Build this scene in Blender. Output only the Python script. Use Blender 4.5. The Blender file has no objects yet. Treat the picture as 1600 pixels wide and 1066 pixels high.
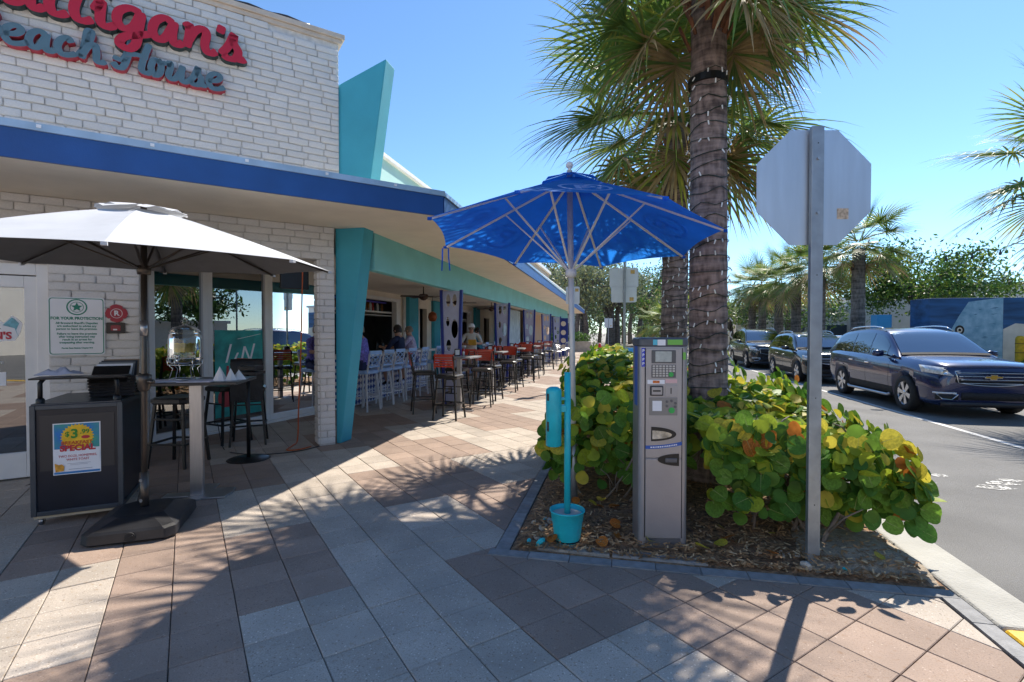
import bpy, bmesh, math, random
from mathutils import Vector, Matrix, Euler
random.seed(7)
R = math.radians
scene = bpy.context.scene
COL = scene.collection

# ------------------------------------------------------------------ camera, sky, sun, exposure
cam_d = bpy.data.cameras.new('camera'); cam = bpy.data.objects.new('camera', cam_d); COL.objects.link(cam)
cam.location = (0, 0, 1.53); cam.rotation_euler = (R(90 - 1.02), 0, R(12))
cam_d.sensor_width = 36; cam_d.lens = 17.66; cam_d.clip_end = 2000; cam_d.clip_start = .05
scene.camera = cam
SKY_G, SKY_T = 1.0, (.285, .35, .39, 1)   # tints the sky a deeper blue, evenly all over
SUN_AZ, SUN_EL = 24.6, 49.3          # azimuth right of the street direction (+Y), elevation
world = bpy.data.worlds.new('World'); scene.world = world; world.use_nodes = True
wn = world.node_tree.nodes; wl = world.node_tree.links
for n in list(wn): wn.remove(n)
sky = wn.new('ShaderNodeTexSky'); sky.sky_type = 'NISHITA'; sky.sun_disc = False
sky.sun_elevation = R(SUN_EL); sky.sun_rotation = R(SUN_AZ)
sky.altitude = 0; sky.air_density = .85; sky.dust_density = .05; sky.ozone_density = 2.2
bg = wn.new('ShaderNodeBackground'); bg.inputs[1].default_value = .15
wo = wn.new('ShaderNodeOutputWorld'); gam = wn.new('ShaderNodeGamma'); gam.inputs[1].default_value = SKY_G; tin = wn.new('ShaderNodeMix'); tin.data_type = 'RGBA'; tin.blend_type = 'MULTIPLY'; tin.inputs[0].default_value = 1; tin.inputs[7].default_value = SKY_T
wl.new(sky.outputs[0], gam.inputs[0]); wl.new(gam.outputs[0], tin.inputs[6]); wl.new(tin.outputs[2], bg.inputs[0]); wl.new(bg.outputs[0], wo.inputs[0])
sun_d = bpy.data.lights.new('sun', 'SUN'); sun_d.energy = 2.0; sun_d.angle = R(.55); sun_d.color = (1, .93, .82)
sun = bpy.data.objects.new('sun', sun_d); COL.objects.link(sun)
sv = Vector((math.sin(R(SUN_AZ)) * math.cos(R(SUN_EL)), math.cos(R(SUN_AZ)) * math.cos(R(SUN_EL)), math.sin(R(SUN_EL))))
sun.rotation_euler = sv.to_track_quat('Z', 'Y').to_euler(); sun.location = sv * 40
scene.view_settings.view_transform = 'Standard'; scene.view_settings.look = 'None'
scene.view_settings.exposure = 2.02; scene.view_settings.gamma = 1
scene.render.engine = 'CYCLES'; scene.cycles.diffuse_bounces = 6; scene.cycles.max_bounces = 14; scene.cycles.transparent_max_bounces = 16

# ------------------------------------------------------------------ materials
MATS = {}
def M(name, col, rough=.6, metal=0., var=.0, vs=6., bump=0., bs=40., spec=None, coat=0., rnd=0., trans=0., stretch=None, col2=None, detail=4.):
    """procedural principled material: noise-varied colour, optional bump, per-object random tone, optional translucency"""
    if name in MATS: return MATS[name]
    m = bpy.data.materials.new(name); m.use_nodes = True; MATS[name] = m
    nt = m.node_tree; N = nt.nodes; L = nt.links; p = N['Principled BSDF']
    p.inputs['Base Color'].default_value = (*col, 1); p.inputs['Roughness'].default_value = rough
    p.inputs['Metallic'].default_value = metal
    if spec is not None: p.inputs['Specular IOR Level'].default_value = spec
    if coat: p.inputs['Coat Weight'].default_value = coat; p.inputs['Coat Roughness'].default_value = .03
    out = None
    tc = N.new('ShaderNodeTexCoord'); src = tc.outputs['Object']
    if stretch:
        mp = N.new('ShaderNodeMapping'); mp.inputs['Scale'].default_value = stretch; L.new(src, mp.inputs[0]); src = mp.outputs[0]
    if var:
        nz = N.new('ShaderNodeTexNoise'); nz.inputs['Scale'].default_value = vs; nz.inputs['Detail'].default_value = detail; L.new(src, nz.inputs['Vector'])
        rp = N.new('ShaderNodeMapRange'); rp.inputs[1].default_value = .3; rp.inputs[2].default_value = .7; L.new(nz.outputs[0], rp.inputs[0])
        mx = N.new('ShaderNodeMix'); mx.data_type = 'RGBA'; L.new(rp.outputs[0], mx.inputs[0])
        a = col2 if col2 else tuple(c * (1 - var) for c in col); b = col if col2 else tuple(min(1, c * (1 + var)) for c in col)
        mx.inputs[6].default_value = (*a, 1); mx.inputs[7].default_value = (*b, 1); out = mx.outputs[2]
    if rnd:
        oi = N.new('ShaderNodeObjectInfo'); mr = N.new('ShaderNodeMapRange'); mr.inputs[3].default_value = 1 - rnd; mr.inputs[4].default_value = 1 + rnd
        L.new(oi.outputs['Random'], mr.inputs[0])
        hv = N.new('ShaderNodeHueSaturation'); hv.inputs['Color'].default_value = (*col, 1)
        if out: L.new(out, hv.inputs['Color'])
        L.new(mr.outputs[0], hv.inputs['Value']); out = hv.outputs[0]
    if out: L.new(out, p.inputs['Base Color'])
    if bump:
        nb = N.new('ShaderNodeTexNoise'); nb.inputs['Scale'].default_value = bs; nb.inputs['Detail'].default_value = 5; L.new(src, nb.inputs['Vector'])
        bp = N.new('ShaderNodeBump'); bp.inputs['Strength'].default_value = bump; bp.inputs['Distance'].default_value = .02
        L.new(nb.outputs[0], bp.inputs['Height']); L.new(bp.outputs[0], p.inputs['Normal'])
    if trans:
        tr = N.new('ShaderNodeBsdfTranslucent'); tr.inputs[0].default_value = (*col, 1)
        if out: L.new(out, tr.inputs[0])
        ms = N.new('ShaderNodeMixShader'); ms.inputs[0].default_value = trans
        L.new(p.outputs[0], ms.inputs[1]); L.new(tr.outputs[0], ms.inputs[2]); L.new(ms.outputs[0], N['Material Output'].inputs[0])
    return m

def M_paver(name, base, dark, light, sp):
    m = bpy.data.materials.new(name); m.use_nodes = True; nt = m.node_tree; N = nt.nodes; L = nt.links; p = N['Principled BSDF']
    g = N.new('ShaderNodeNewGeometry'); oi = N.new('ShaderNodeObjectInfo')
    def noise(s, d=3):
        n = N.new('ShaderNodeTexNoise'); n.inputs['Scale'].default_value = s; n.inputs['Detail'].default_value = d; L.new(g.outputs['Position'], n.inputs['Vector']); return n.outputs[0]
    def ramp(src, a, b):
        r = N.new('ShaderNodeMapRange'); r.inputs[1].default_value = a; r.inputs[2].default_value = b; L.new(src, r.inputs[0]); return r.outputs[0]
    def mix(f, a, b):
        x = N.new('ShaderNodeMix'); x.data_type = 'RGBA'; L.new(f, x.inputs[0])
        for i, v in ((6, a), (7, b)):
            if isinstance(v, tuple): x.inputs[i].default_value = (*v, 1)
            else: L.new(v, x.inputs[i])
        return x.outputs[2]
    c = mix(ramp(noise(3.2, 5), .35, .68), tuple(v * .86 for v in base), tuple(min(1, v * 1.1) for v in base))
    c = mix(ramp(noise(150, 2), .48, .72), c, tuple(v * .68 for v in base)); c = mix(ramp(noise(38, 4), .58, .75), c, (base[0] * .75, base[1] * .66, base[2] * .55))
    vo = N.new('ShaderNodeTexVoronoi'); vo.inputs['Scale'].default_value = 62; L.new(g.outputs['Position'], vo.inputs['Vector'])
    sepc = N.new('ShaderNodeSeparateColor'); L.new(vo.outputs['Color'], sepc.inputs[0])
    th = N.new('ShaderNodeMath'); th.operation = 'LESS_THAN'; L.new(vo.outputs['Distance'], th.inputs[0]); th.inputs[1].default_value = .24
    def pick(lo, hi):
        a = N.new('ShaderNodeMath'); a.operation = 'COMPARE'; L.new(sepc.outputs[0], a.inputs[0]); a.inputs[1].default_value = (lo + hi) / 2; a.inputs[2].default_value = (hi - lo) / 2
        b = N.new('ShaderNodeMath'); b.operation = 'MULTIPLY'; L.new(a.outputs[0], b.inputs[0]); L.new(th.outputs[0], b.inputs[1]); return b.outputs[0]
    c = mix(pick(0, sp), c, dark); c = mix(pick(.45, .45 + sp * 1.3), c, light)
    # stains with a shape of their own
    st = N.new('ShaderNodeMath'); st.operation = 'MULTIPLY'; L.new(ramp(noise(.9, 6), .52, .75), st.inputs[0]); st.inputs[1].default_value = .28
    c = mix(st.outputs[0], c, tuple(v * .5 for v in base))
    hv = N.new('ShaderNodeHueSaturation'); L.new(c, hv.inputs['Color']); mr = N.new('ShaderNodeMapRange'); mr.inputs[3].default_value = .84; mr.inputs[4].default_value = 1.13
    L.new(oi.outputs['Random'], mr.inputs[0]); L.new(mr.outputs[0], hv.inputs['Value'])
    L.new(hv.outputs[0], p.inputs['Base Color']); p.inputs['Roughness'].default_value = .82
    bp = N.new('ShaderNodeBump'); bp.inputs['Strength'].default_value = .35; bp.inputs['Distance'].default_value = .004
    L.new(noise(140, 4), bp.inputs['Height']); L.new(bp.outputs[0], p.inputs['Normal'])
    MATS[name] = m; return m

def M_glass(name, tint, mixr=.25, rough=.0):
    """window glass: partly clear, partly mirror, by the angle it is seen at"""
    m = bpy.data.materials.new(name); m.use_nodes = True; N = m.node_tree.nodes; L = m.node_tree.links; N.remove(N['Principled BSDF'])
    t = N.new('ShaderNodeBsdfTransparent'); t.inputs[0].default_value = (*tint, 1)
    g = N.new('ShaderNodeBsdfGlossy'); g.inputs['Roughness'].default_value = rough; g.inputs[0].default_value = (.95, .97, 1, 1)
    f = N.new('ShaderNodeFresnel'); f.inputs[0].default_value = 1.5
    a = N.new('ShaderNodeMath'); a.operation = 'ADD'; a.use_clamp = True; L.new(f.outputs[0], a.inputs[0]); a.inputs[1].default_value = mixr
    x = N.new('ShaderNodeMixShader'); L.new(a.outputs[0], x.inputs[0]); L.new(t.outputs[0], x.inputs[1]); L.new(g.outputs[0], x.inputs[2])
    L.new(x.outputs[0], N['Material Output'].inputs[0]); MATS[name] = m; return m

PW = M_paver('paver_shell', (.485, .415, .345), (.25, .2, .165), (.68, .61, .52), .2)
PT = M_paver('paver_tan', (.34, .245, .19), (.2, .145, .115), (.43, .33, .265), .12)
WHITE = M('white_paint', (.78, .76, .73), .5, var=.06, vs=9, bump=.15, bs=60)
BRICKP = M('painted_brick', (.77, .74, .71), .62, var=.09, vs=14, bump=.5, bs=45, rnd=.05)
MORTAR = M('painted_mortar', (.66, .63, .6), .8, var=.15, vs=20, bump=.4, bs=60)
CREAM = M('cream_stucco', (.8, .72, .6), .85, var=.06, vs=2.5, bump=.25, bs=120)
BLUEF = M('fascia_blue', (.012, .075, .27), .45, var=.12, vs=3, bump=.1, bs=70)
FLASH = M('flashing', (.38, .5, .62), .4, .3, var=.12, vs=5)
TEAL = M('teal_stucco', (.05, .36, .47), .7, var=.08, vs=2.2, bump=.25, bs=110)
BEAMT = M('beam_teal', (.2, .55, .57), .65, var=.08, vs=2, bump=.2, bs=110)
PALET = M('pale_teal', (.42, .66, .64), .7, var=.06, vs=2, bump=.2, bs=90)
BLACK = M('black_metal', (.013, .013, .014), .38, .2, var=.2, vs=12)
DKPL = M('dark_plastic', (.02, .02, .023), .42, var=.25, vs=8, bump=.1, bs=120)
GUN = M('gun_metal', (.07, .075, .085), .4, .5, var=.1, vs=10)
BRONZE = M('bronze_pole', (.105, .088, .075), .35, .7, var=.12, vs=10)
STEEL = M('brushed_steel', (.42, .41, .42), .34, .85, var=.08, vs=6, stretch=(30, 30, 1))
GALV = M('galvanised', (.33, .36, .39), .48, .75, var=.16, vs=9, bump=.06, bs=50)
ALU = M('sign_back', (.52, .57, .63), .42, .7, var=.07, vs=2.5, stretch=(6, 1, .8))
CHROME = M('chrome', (.8, .8, .8), .1, 1)
CANVASW = M('canvas_white', (.6, .61, .63), .85, var=.05, vs=6, bump=.12, bs=300, trans=.12)
CANVASB = M('canvas_blue', (.02, .2, .72), .8, var=.12, vs=4, bump=.12, bs=300, trans=.6)
TURQ = M('turquoise_paint', (.02, .5, .58), .4, var=.1, vs=9, bump=.15, bs=40)
CONC = M('concrete', (.5, .47, .42), .85, var=.14, vs=5, bump=.35, bs=70)
GREYP = M('grey_brick_paver', (.25, .247, .245), .85, var=.2, vs=14, bump=.3, bs=90, rnd=.14)
REDST = M('red_stool_wood', (.48, .04, .012), .35, var=.15, vs=14, coat=.3)
LBLUE = M('light_blue_stool', (.33, .5, .78), .4, var=.06, vs=9)
RUBBER = M('rubber', (.016, .016, .017), .75, var=.2, vs=30, bump=.2, bs=120)
PAPER = M('paper', (.82, .82, .84), .6, var=.03, vs=4)
RED = M('sign_red', (.5, .008, .03), .4)
ROYAL = M('royal_blue', (.012, .035, .27), .4, var=.1, vs=5)
LAV = M('lavender_panel', (.5, .53, .72), .5, var=.05, vs=6)
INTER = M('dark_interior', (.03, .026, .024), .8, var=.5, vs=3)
GLASSW = M_glass('window_glass', (.35, .38, .4), .24)
GLASSD = M_glass('door_glass', (.3, .32, .34), .22)
CARGL = M_glass('car_glass', (.3, .36, .36), .26)
JAR = M_glass('jar_glass', (.95, .97, .96), .03)
ORANGE = M('orange_cord', (.55, .11, .02), .5)

# ------------------------------------------------------------------ mesh helpers
class MB:
    def __init__(s): s.v = []; s.f = []; s.m = []; s.T = Matrix.Identity(4); s.mi = 0
    def add(s, vs, fs):
        o = len(s.v); s.v += [tuple(s.T @ Vector(p)) for p in vs]; s.f += [tuple(o + i for i in f) for f in fs]; s.m += [s.mi] * len(fs); return s
    def box(s, cx, cy, cz, sx, sy, sz, rz=0, rx=0, ry=0):
        E = Euler((rx, ry, rz)).to_matrix(); c = Vector((cx, cy, cz))
        vs = [c + E @ Vector((sx / 2 * a, sy / 2 * b, sz / 2 * d)) for a in (-1, 1) for b in (-1, 1) for d in (-1, 1)]
        return s.add(vs, [(0, 1, 3, 2), (4, 6, 7, 5), (0, 4, 5, 1), (2, 3, 7, 6), (0, 2, 6, 4), (1, 5, 7, 3)])
    def bar(s, a, b, w, h=None, up=(0, 0, 1)):
        a = Vector(a); b = Vector(b); h = h or w; d = (b - a).normalized(); u = Vector(up)
        if abs(d.dot(u)) > .98: u = Vector((0, 1, 0))
        x = d.cross(u).normalized() * w / 2; y = x.cross(d).normalized() * h / 2
        vs = [p + i * x + j * y for p in (a, b) for i, j in ((-1, -1), (1, -1), (1, 1), (-1, 1))]
        return s.add(vs, [(0, 1, 2, 3), (7, 6, 5, 4), (0, 4, 5, 1), (1, 5, 6, 2), (2, 6, 7, 3), (3, 7, 4, 0)])
    def tube(s, pts, r, n=8, caps=True):
        pts = [Vector(p) for p in pts]; k = len(pts); rr = r if isinstance(r, (list, tuple)) else [r] * k
        vs = []; prev = None
        for i, p in enumerate(pts):
            d = (pts[min(i + 1, k - 1)] - pts[max(i - 1, 0)])
            d = d.normalized() if d.length > 1e-9 else Vector((0, 0, 1))
            if prev is None:
                u = Vector((0, 0, 1)) if abs(d.z) < .9 else Vector((1, 0, 0)); x = d.cross(u).normalized()
            else:
                x = prev - d * prev.dot(d); x = x.normalized() if x.length > 1e-6 else d.orthogonal().normalized()
            prev = x; y = d.cross(x)
            vs += [p + rr[i] * (math.cos(2 * math.pi * j / n) * x + math.sin(2 * math.pi * j / n) * y) for j in range(n)]
        fs = [(i * n + j, i * n + (j + 1) % n, (i + 1) * n + (j + 1) % n, (i + 1) * n + j) for i in range(k - 1) for j in range(n)]
        if caps: fs += [tuple(range(n))[::-1], tuple((k - 1) * n + j for j in range(n))]
        return s.add(vs, fs)
    def lathe(s, prof, n=24, c=(0, 0, 0), axis='z', caps=False):
        vs = []
        for r, z in prof:
            for j in range(n):
                a = 2 * math.pi * j / n; x, y = r * math.cos(a), r * math.sin(a)
                q = (x, y, z) if axis == 'z' else ((z, x, y) if axis == 'x' else (y, z, x))
                vs.append((c[0] + q[0], c[1] + q[1], c[2] + q[2]))
        k = len(prof); fs = [(i * n + j, i * n + (j + 1) % n, (i + 1) * n + (j + 1) % n, (i + 1) * n + j) for i in range(k - 1) for j in range(n)]
        if caps: fs += [tuple(range(n))[::-1], tuple((k - 1) * n + j for j in range(n))]
        return s.add(vs, fs)
    def prism(s, poly, z0, z1, f=lambda x, y, z: (x, y, z)):
        n = len(poly); vs = [f(x, y, z0) for x, y in poly] + [f(x, y, z1) for x, y in poly]
        return s.add(vs, [tuple(range(n))[::-1], tuple(range(n, 2 * n))] + [(i, (i + 1) % n, n + (i + 1) % n, n + i) for i in range(n)])
    def grid(s, rows):
        n = len(rows[0]); vs = [p for r in rows for p in r]
        return s.add(vs, [(i * n + j, i * n + j + 1, (i + 1) * n + j + 1, (i + 1) * n + j) for i in range(len(rows) - 1) for j in range(n - 1)])
    def mesh(s, name, mats, smooth=False):
        me = bpy.data.meshes.new(name); me.from_pydata(s.v, [], s.f)
        for m in (mats if isinstance(mats, (list, tuple)) else [mats]): me.materials.append(m)
        if len(me.materials) > 1: me.polygons.foreach_set('material_index', s.m)
        if smooth: me.polygons.foreach_set('use_smooth', [True] * len(me.polygons))
        bm = bmesh.new(); bm.from_mesh(me); bmesh.ops.recalc_face_normals(bm, faces=bm.faces); bm.to_mesh(me); bm.free()
        me.update(); return me
    def build(s, name, mats, parent=None, smooth=False, bevel=0., seg=2, loc=None, rz=0):
        o = put(s.mesh(name, mats, smooth), name, parent)
        if loc is not None: o.location = loc
        if rz: o.rotation_euler = (0, 0, rz)
        if smooth == 'auto' or bevel:
            if bevel:
                b = o.modifiers.new('bevel', 'BEVEL'); b.width = bevel; b.segments = seg; b.limit_method = 'ANGLE'; b.angle_limit = R(40)
        return o
def put(me, name, parent=None, loc=None, rot=None):
    o = bpy.data.objects.new(name, me); COL.objects.link(o)
    if parent: o.parent = parent
    if loc is not None: o.location = loc
    if rot is not None: o.rotation_euler = rot
    return o
def tag(o, label=None, cat=None, group=None, kind=None):
    if label: o['label'] = label
    if cat: o['category'] = cat
    if group: o['group'] = group
    if kind: o['kind'] = kind
    return o
def thing(name, label, cat, loc=(0, 0, 0), rz=0, group=None):
    o = bpy.data.objects.new(name, None); COL.objects.link(o); o.empty_display_size = .1
    o.location = loc; o.rotation_euler = (0, 0, rz); return tag(o, label, cat, group)
def copy_tree(o, parent=None):
    c = o.copy(); COL.objects.link(c); c.parent = parent
    for ch in list(o.children): copy_tree(ch, c)
    return c
def place(o, loc, rz, label=None):
    o.location = loc; o.rotation_euler = (0, 0, rz)
    if label: o['label'] = label
    return o
def text_mesh(body, size, mat, name, parent, M4, extrude=.0012, align='CENTER', bold=0., sx=1.):
    """flat lettering; M4 maps text plane (x right, y up, z out of the surface) to the parent's space"""
    cu = bpy.data.curves.new(name, 'FONT'); cu.body = body; cu.size = size; cu.align_x = align; cu.align_y = 'CENTER'; cu.extrude = extrude; cu.offset = bold; cu.resolution_u = 3
    t = bpy.data.objects.new(name, cu); COL.objects.link(t); bpy.context.view_layer.update()
    me = bpy.data.meshes.new_from_object(t.evaluated_get(bpy.context.evaluated_depsgraph_get())); bpy.data.objects.remove(t)
    me.transform(M4 @ Matrix.Diagonal((sx, 1, 1, 1))); me.materials.clear(); me.materials.append(mat)
    return put(me, name, parent)
def frame_m(o, x, y):
    """matrix with origin o, x axis x, y axis y"""
    x = Vector(x).normalized(); y = Vector(y).normalized(); z = x.cross(y)
    m = Matrix.Identity(4)
    for i in range(3): m[i][0] = x[i]; m[i][1] = y[i]; m[i][2] = z[i]; m[i][3] = o[i]
    return m
def cr(pts, k=6):
    """Catmull-Rom through 2-D or 3-D points"""
    P = [Vector(p) for p in pts]; out = []
    for i in range(len(P) - 1):
        a, b, c, d = P[max(i - 1, 0)], P[i], P[i + 1], P[min(i + 2, len(P) - 1)]
        for j in range(k):
            t = j / k; out.append(.5 * ((2 * b) + (c - a) * t + (2 * a - 5 * b + 4 * c - d) * t * t + (3 * b - a - 3 * c + d) * t ** 3))
    return out + [P[-1]]
def interp(tab, y, col):
    """smooth interpolation in a table whose rows start with the key"""
    if y <= tab[0][0]: return tab[0][col]
    for i in range(len(tab) - 1):
        if y <= tab[i + 1][0]:
            a = tab[max(i - 1, 0)][col]; b = tab[i][col]; c = tab[i + 1][col]; d = tab[min(i + 2, len(tab) - 1)][col]; h = tab[i + 1][0] - tab[i][0]
            t = (y - tab[i][0]) / h
            m0 = (c - a) / max(tab[i + 1][0] - tab[max(i - 1, 0)][0], 1e-6) * h; m1 = (d - b) / max(tab[min(i + 2, len(tab) - 1)][0] - tab[i][0], 1e-6) * h
            return (2 * t ** 3 - 3 * t * t + 1) * b + (t ** 3 - 2 * t * t + t) * m0 + (-2 * t ** 3 + 3 * t * t) * c + (t ** 3 - t * t) * m1
    return tab[-1][col]

# ------------------------------------------------------------------ ground, road, kerb
def flat(name, poly, z, mat, parent=None):
    m = MB(); m.add([(x, y, z) for x, y in poly], [tuple(range(len(poly)))]); return m.build(name, mat, parent)
GROUND = M('far_ground', (.3, .27, .23), .95, var=.25, vs=.3, bump=.3, bs=3)
tag(flat('ground', [(-700, -700), (700, -700), (700, 700), (-700, 700)], -.14, GROUND), kind='structure')
ASPH = M('asphalt', (.17, .165, .158), .9, var=.16, vs=1.1, bump=.55, bs=160)
road = tag(flat('road', [(2.2, -40), (30, -40), (30, 120), (2.2, 120)], -.12, ASPH), kind='structure')
WORN = M('worn_road_paint', (.62, .6, .56), .8, var=.35, vs=14, bump=.3, bs=120)
wnt = WORN.node_tree; wz = wnt.nodes.new('ShaderNodeTexNoise'); wz.inputs['Scale'].default_value = 26; wz.inputs['Detail'].default_value = 7; wr_ = wnt.nodes.new('ShaderNodeMapRange'); wr_.inputs[1].default_value = .46; wr_.inputs[2].default_value = .53; wm = wnt.nodes.new('ShaderNodeMixShader'); wtp = wnt.nodes.new('ShaderNodeBsdfTransparent'); wg = wnt.nodes.new('ShaderNodeNewGeometry')
wnt.links.new(wg.outputs['Position'], wz.inputs['Vector']); wnt.links.new(wz.outputs[0], wr_.inputs[0]); wnt.links.new(wr_.outputs[0], wm.inputs[0]); wnt.links.new(wtp.outputs[0], wm.inputs[2]); wnt.links.new(wnt.nodes['Principled BSDF'].outputs[0], wm.inputs[1]); wnt.links.new(wm.outputs[0], wnt.nodes['Material Output'].inputs[0])
def mark(name, poly): flat(name, poly, -.115, WORN, road)
LINE = M('lane_paint', (.6, .58, .55), .8, var=.2, vs=14, bump=.3, bs=120)
flat('lane_line', [(5.57, 6.0), (5.68, 6.0), (5.68, 30), (5.57, 30)], -.115, LINE, road)
random.seed(3)
for k in range(22):                                  # worn dashes of an old cross marking
    x0 = 2.7 + k * .2; y0 = 6.5 + .22 * math.sin(k * 2.1) - .02 * k; w = random.uniform(.14, .4); h = random.uniform(.06, .16)
    mark('worn_marking', [(x0, y0), (x0 + w * .5, y0 - .05), (x0 + w, y0 + .02), (x0 + w * .8, y0 + h), (x0 + w * .3, y0 + h * 1.2)])
mark('crosswalk_stripe', [(2.42, 3.3), (2.9, 3.22), (3.4, 3.3), (3.9, 3.25), (3.9, 3.78), (3.3, 3.7), (2.95, 3.8), (2.62, 3.62)])
for k in range(3): mark('crosswalk_stripe', [(2.45, 2.4 - k), (6, 2.4 - k), (6, 2.85 - k), (2.45, 2.85 - k)])
kerb_m = M('kerb_concrete', (.38, .365, .325), .85, var=.13, vs=3.2, bump=.4, bs=60)
kerb = tag(bpy.data.objects.new('kerb', None), kind='structure'); COL.objects.link(kerb)
yk = [-12, 3.04, 6.0, 9.05, 12.1, 15.1, 18.2, 22, 26, 30, 36, 42, 60]
YELLOW = M('yellow_paint', (.68, .4, .01), .6, var=.2, vs=12, bump=.2, bs=80)
for a, b in zip(yk[:-1], yk[1:]):
    m = MB(); m.box(2.095, (a + b) / 2, -.06, .31, b - a - .008, .132); o = m.build('kerb_stone', YELLOW if a < 0 else kerb_m, kerb, bevel=.025, seg=3)
# sidewalk base (joint sand) and the pavers on it
JOINT = M('joint_sand', (.07, .055, .045), .95, var=.3, vs=30)
walk = tag(flat('sidewalk', [(-16, -16), (1.94, -16), (1.94, 60), (-16, 60)], -.014, JOINT), kind='structure')
TS, SQ = .305, math.sqrt(.5)
def tw(a, b): return ((b - a) * SQ, (a + b) * SQ)
def clip(poly, nx, ny, d):                         # keep nx*x+ny*y <= d
    out = []
    for i in range(len(poly)):
        p, q = poly[i], poly[(i + 1) % len(poly)]; fp = nx * p[0] + ny * p[1] - d; fq = nx * q[0] + ny * q[1] - d
        if fp <= 0: out.append(p)
        if fp * fq < 0: t = fp / (fp - fq); out.append((p[0] + (q[0] - p[0]) * t, p[1] + (q[1] - p[1]) * t))
    return out
def paver_color(i, j):
    c = (j + 5) // 2; k = c % 4                     # columns two tiles wide: shell, steps, tan, steps
    if k == 0: return PW
    if k == 2: return PT
    return PW if ((i - 6) // 4 + (0 if k == 3 else 1)) % 2 == 0 else PT
BX0, BX1, BY0, BY1 = -.74, 1.86, 3.42, 12.6         # planting bed
def in_view(x, y):
    d = -.208 * x + .978 * y; xx = .978 * x + .208 * y
    return d > .8 and abs(xx) < 1.03 * d and d > 2.1
def add_paver(mb, poly, cx, cy, top=0.):
    n = len(poly); g = .0022; c = .0035
    def inset(q, w):
        r = []
        for p in q:
            dx, dy = p[0] - cx, p[1] - cy; l = math.hypot(dx, dy) or 1; k = max(0, 1 - w * 1.41 / l); r.append((cx + dx * k, cy + dy * k))
        return r
    a = inset(poly, g); b = inset(poly, g + c)
    vs = [(x, y, -.03) for x, y in a] + [(x, y, top - c) for x, y in a] + [(x, y, top) for x, y in b]
    fs = [tuple(range(2 * n, 3 * n))] + [(i, (i + 1) % n, n + (i + 1) % n, n + i) for i in range(n)] + [(n + i, n + (i + 1) % n, 2 * n + (i + 1) % n, 2 * n + i) for i in range(n)]
    mb.add(vs, fs)
fulls = []; parts = []
for i in range(-60, 175):
    for j in range(-90, 150):
        a0, b0 = i * TS, (j - .27) * TS
        q = [tw(a0, b0), tw(a0, b0 + TS), tw(a0 + TS, b0 + TS), tw(a0 + TS, b0)]; cx, cy = tw(a0 + TS / 2, b0 + TS / 2)
        if cy < -12 or cy > 46 or cx < (-8.5 if cy > 3 else -13) or cx > 2.2: continue
        x1 = max(p[0] for p in q); y1 = max(p[1] for p in q)
        mat = paver_color(i, j)
        if x1 <= BX0 - .11 or (y1 <= BY0 - .11 and x1 <= 1.81) or (min(p[1] for p in q) > BY1 + .1 and x1 <= 1.81): fulls.append((cx, cy, mat)); continue
        pieces = [clip(clip(q, 0, 1, BY0 - .11), 1, 0, 1.81)]
        if cy > BY0 - .4:
            pieces = [clip(clip(q, 1, 0, BX0 - .11), 0, -1, -(BY0 - .11)), pieces[0], clip(clip(q, 0, -1, -(BY1 + .1)), 1, 0, 1.81)]
        for p in pieces:
            if len(p) > 2:
                ax = sum(t[0] for t in p) / len(p); ay = sum(t[1] for t in p) / len(p); parts.append((p, ax, ay, mat))
order = sorted(fulls, key=lambda t: (not in_view(t[0], t[1]), t[0] ** 2 + t[1] ** 2))
pm = {}
for mt in (PW, PT):
    m = MB(); h = TS / 2; add_paver(m, [tw(-h, -h), tw(-h, h), tw(h, h), tw(h, -h)], 0, 0); pm[mt.name] = m.mesh('paver_' + mt.name, mt)
for cx, cy, mt in order[:290]:
    o = put(pm[mt.name], 'paver', walk, (cx, cy, random.uniform(-.0022, .0012)), (random.uniform(-.004, .004), random.uniform(-.004, .004), random.uniform(-.004, .004)))
for mt in (PW, PT):
    m = MB()
    for cx, cy, t in order[290:]:
        if t is mt:
            h = TS / 2; add_paver(m, [(cx + u, cy + v) for u, v in (tw(-h, -h), tw(-h, h), tw(h, h), tw(h, -h))], cx, cy, random.uniform(-.002, .001))
    for p, ax, ay, t in parts:
        if t is mt: add_paver(m, p, ax, ay)
    tag(m.build('paver_field', mt, walk), kind='stuff')
# grey edging bricks round the bed and along the kerb
eb = MB(); eb.box(0, 0, -.012, .098, .198, .03); ebm = eb.mesh('edging_brick', GREYP)
eb2 = MB(); eb2.box(0, 0, -.012, .098, .275, .03); ebm2 = eb2.mesh('edging_brick_long', GREYP)
for k in range(44): put(ebm, 'edging_brick', walk, (BX0 - .055, BY0 + .0 + k * .203, random.uniform(.0, .004)), (0, 0, random.uniform(-.01, .01)))
for k in range(10): put(ebm2, 'edging_brick', walk, (BX0 - .0 + k * .28 - .0, BY0 - .055, random.uniform(0, .004)), (0, 0, R(90) + random.uniform(-.01, .01)))
for k in range(50): put(ebm2, 'edging_brick', walk, (1.875, 3.2 - k * .28, random.uniform(-.002, .003)), (0, 0, random.uniform(-.01, .01)))
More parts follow.
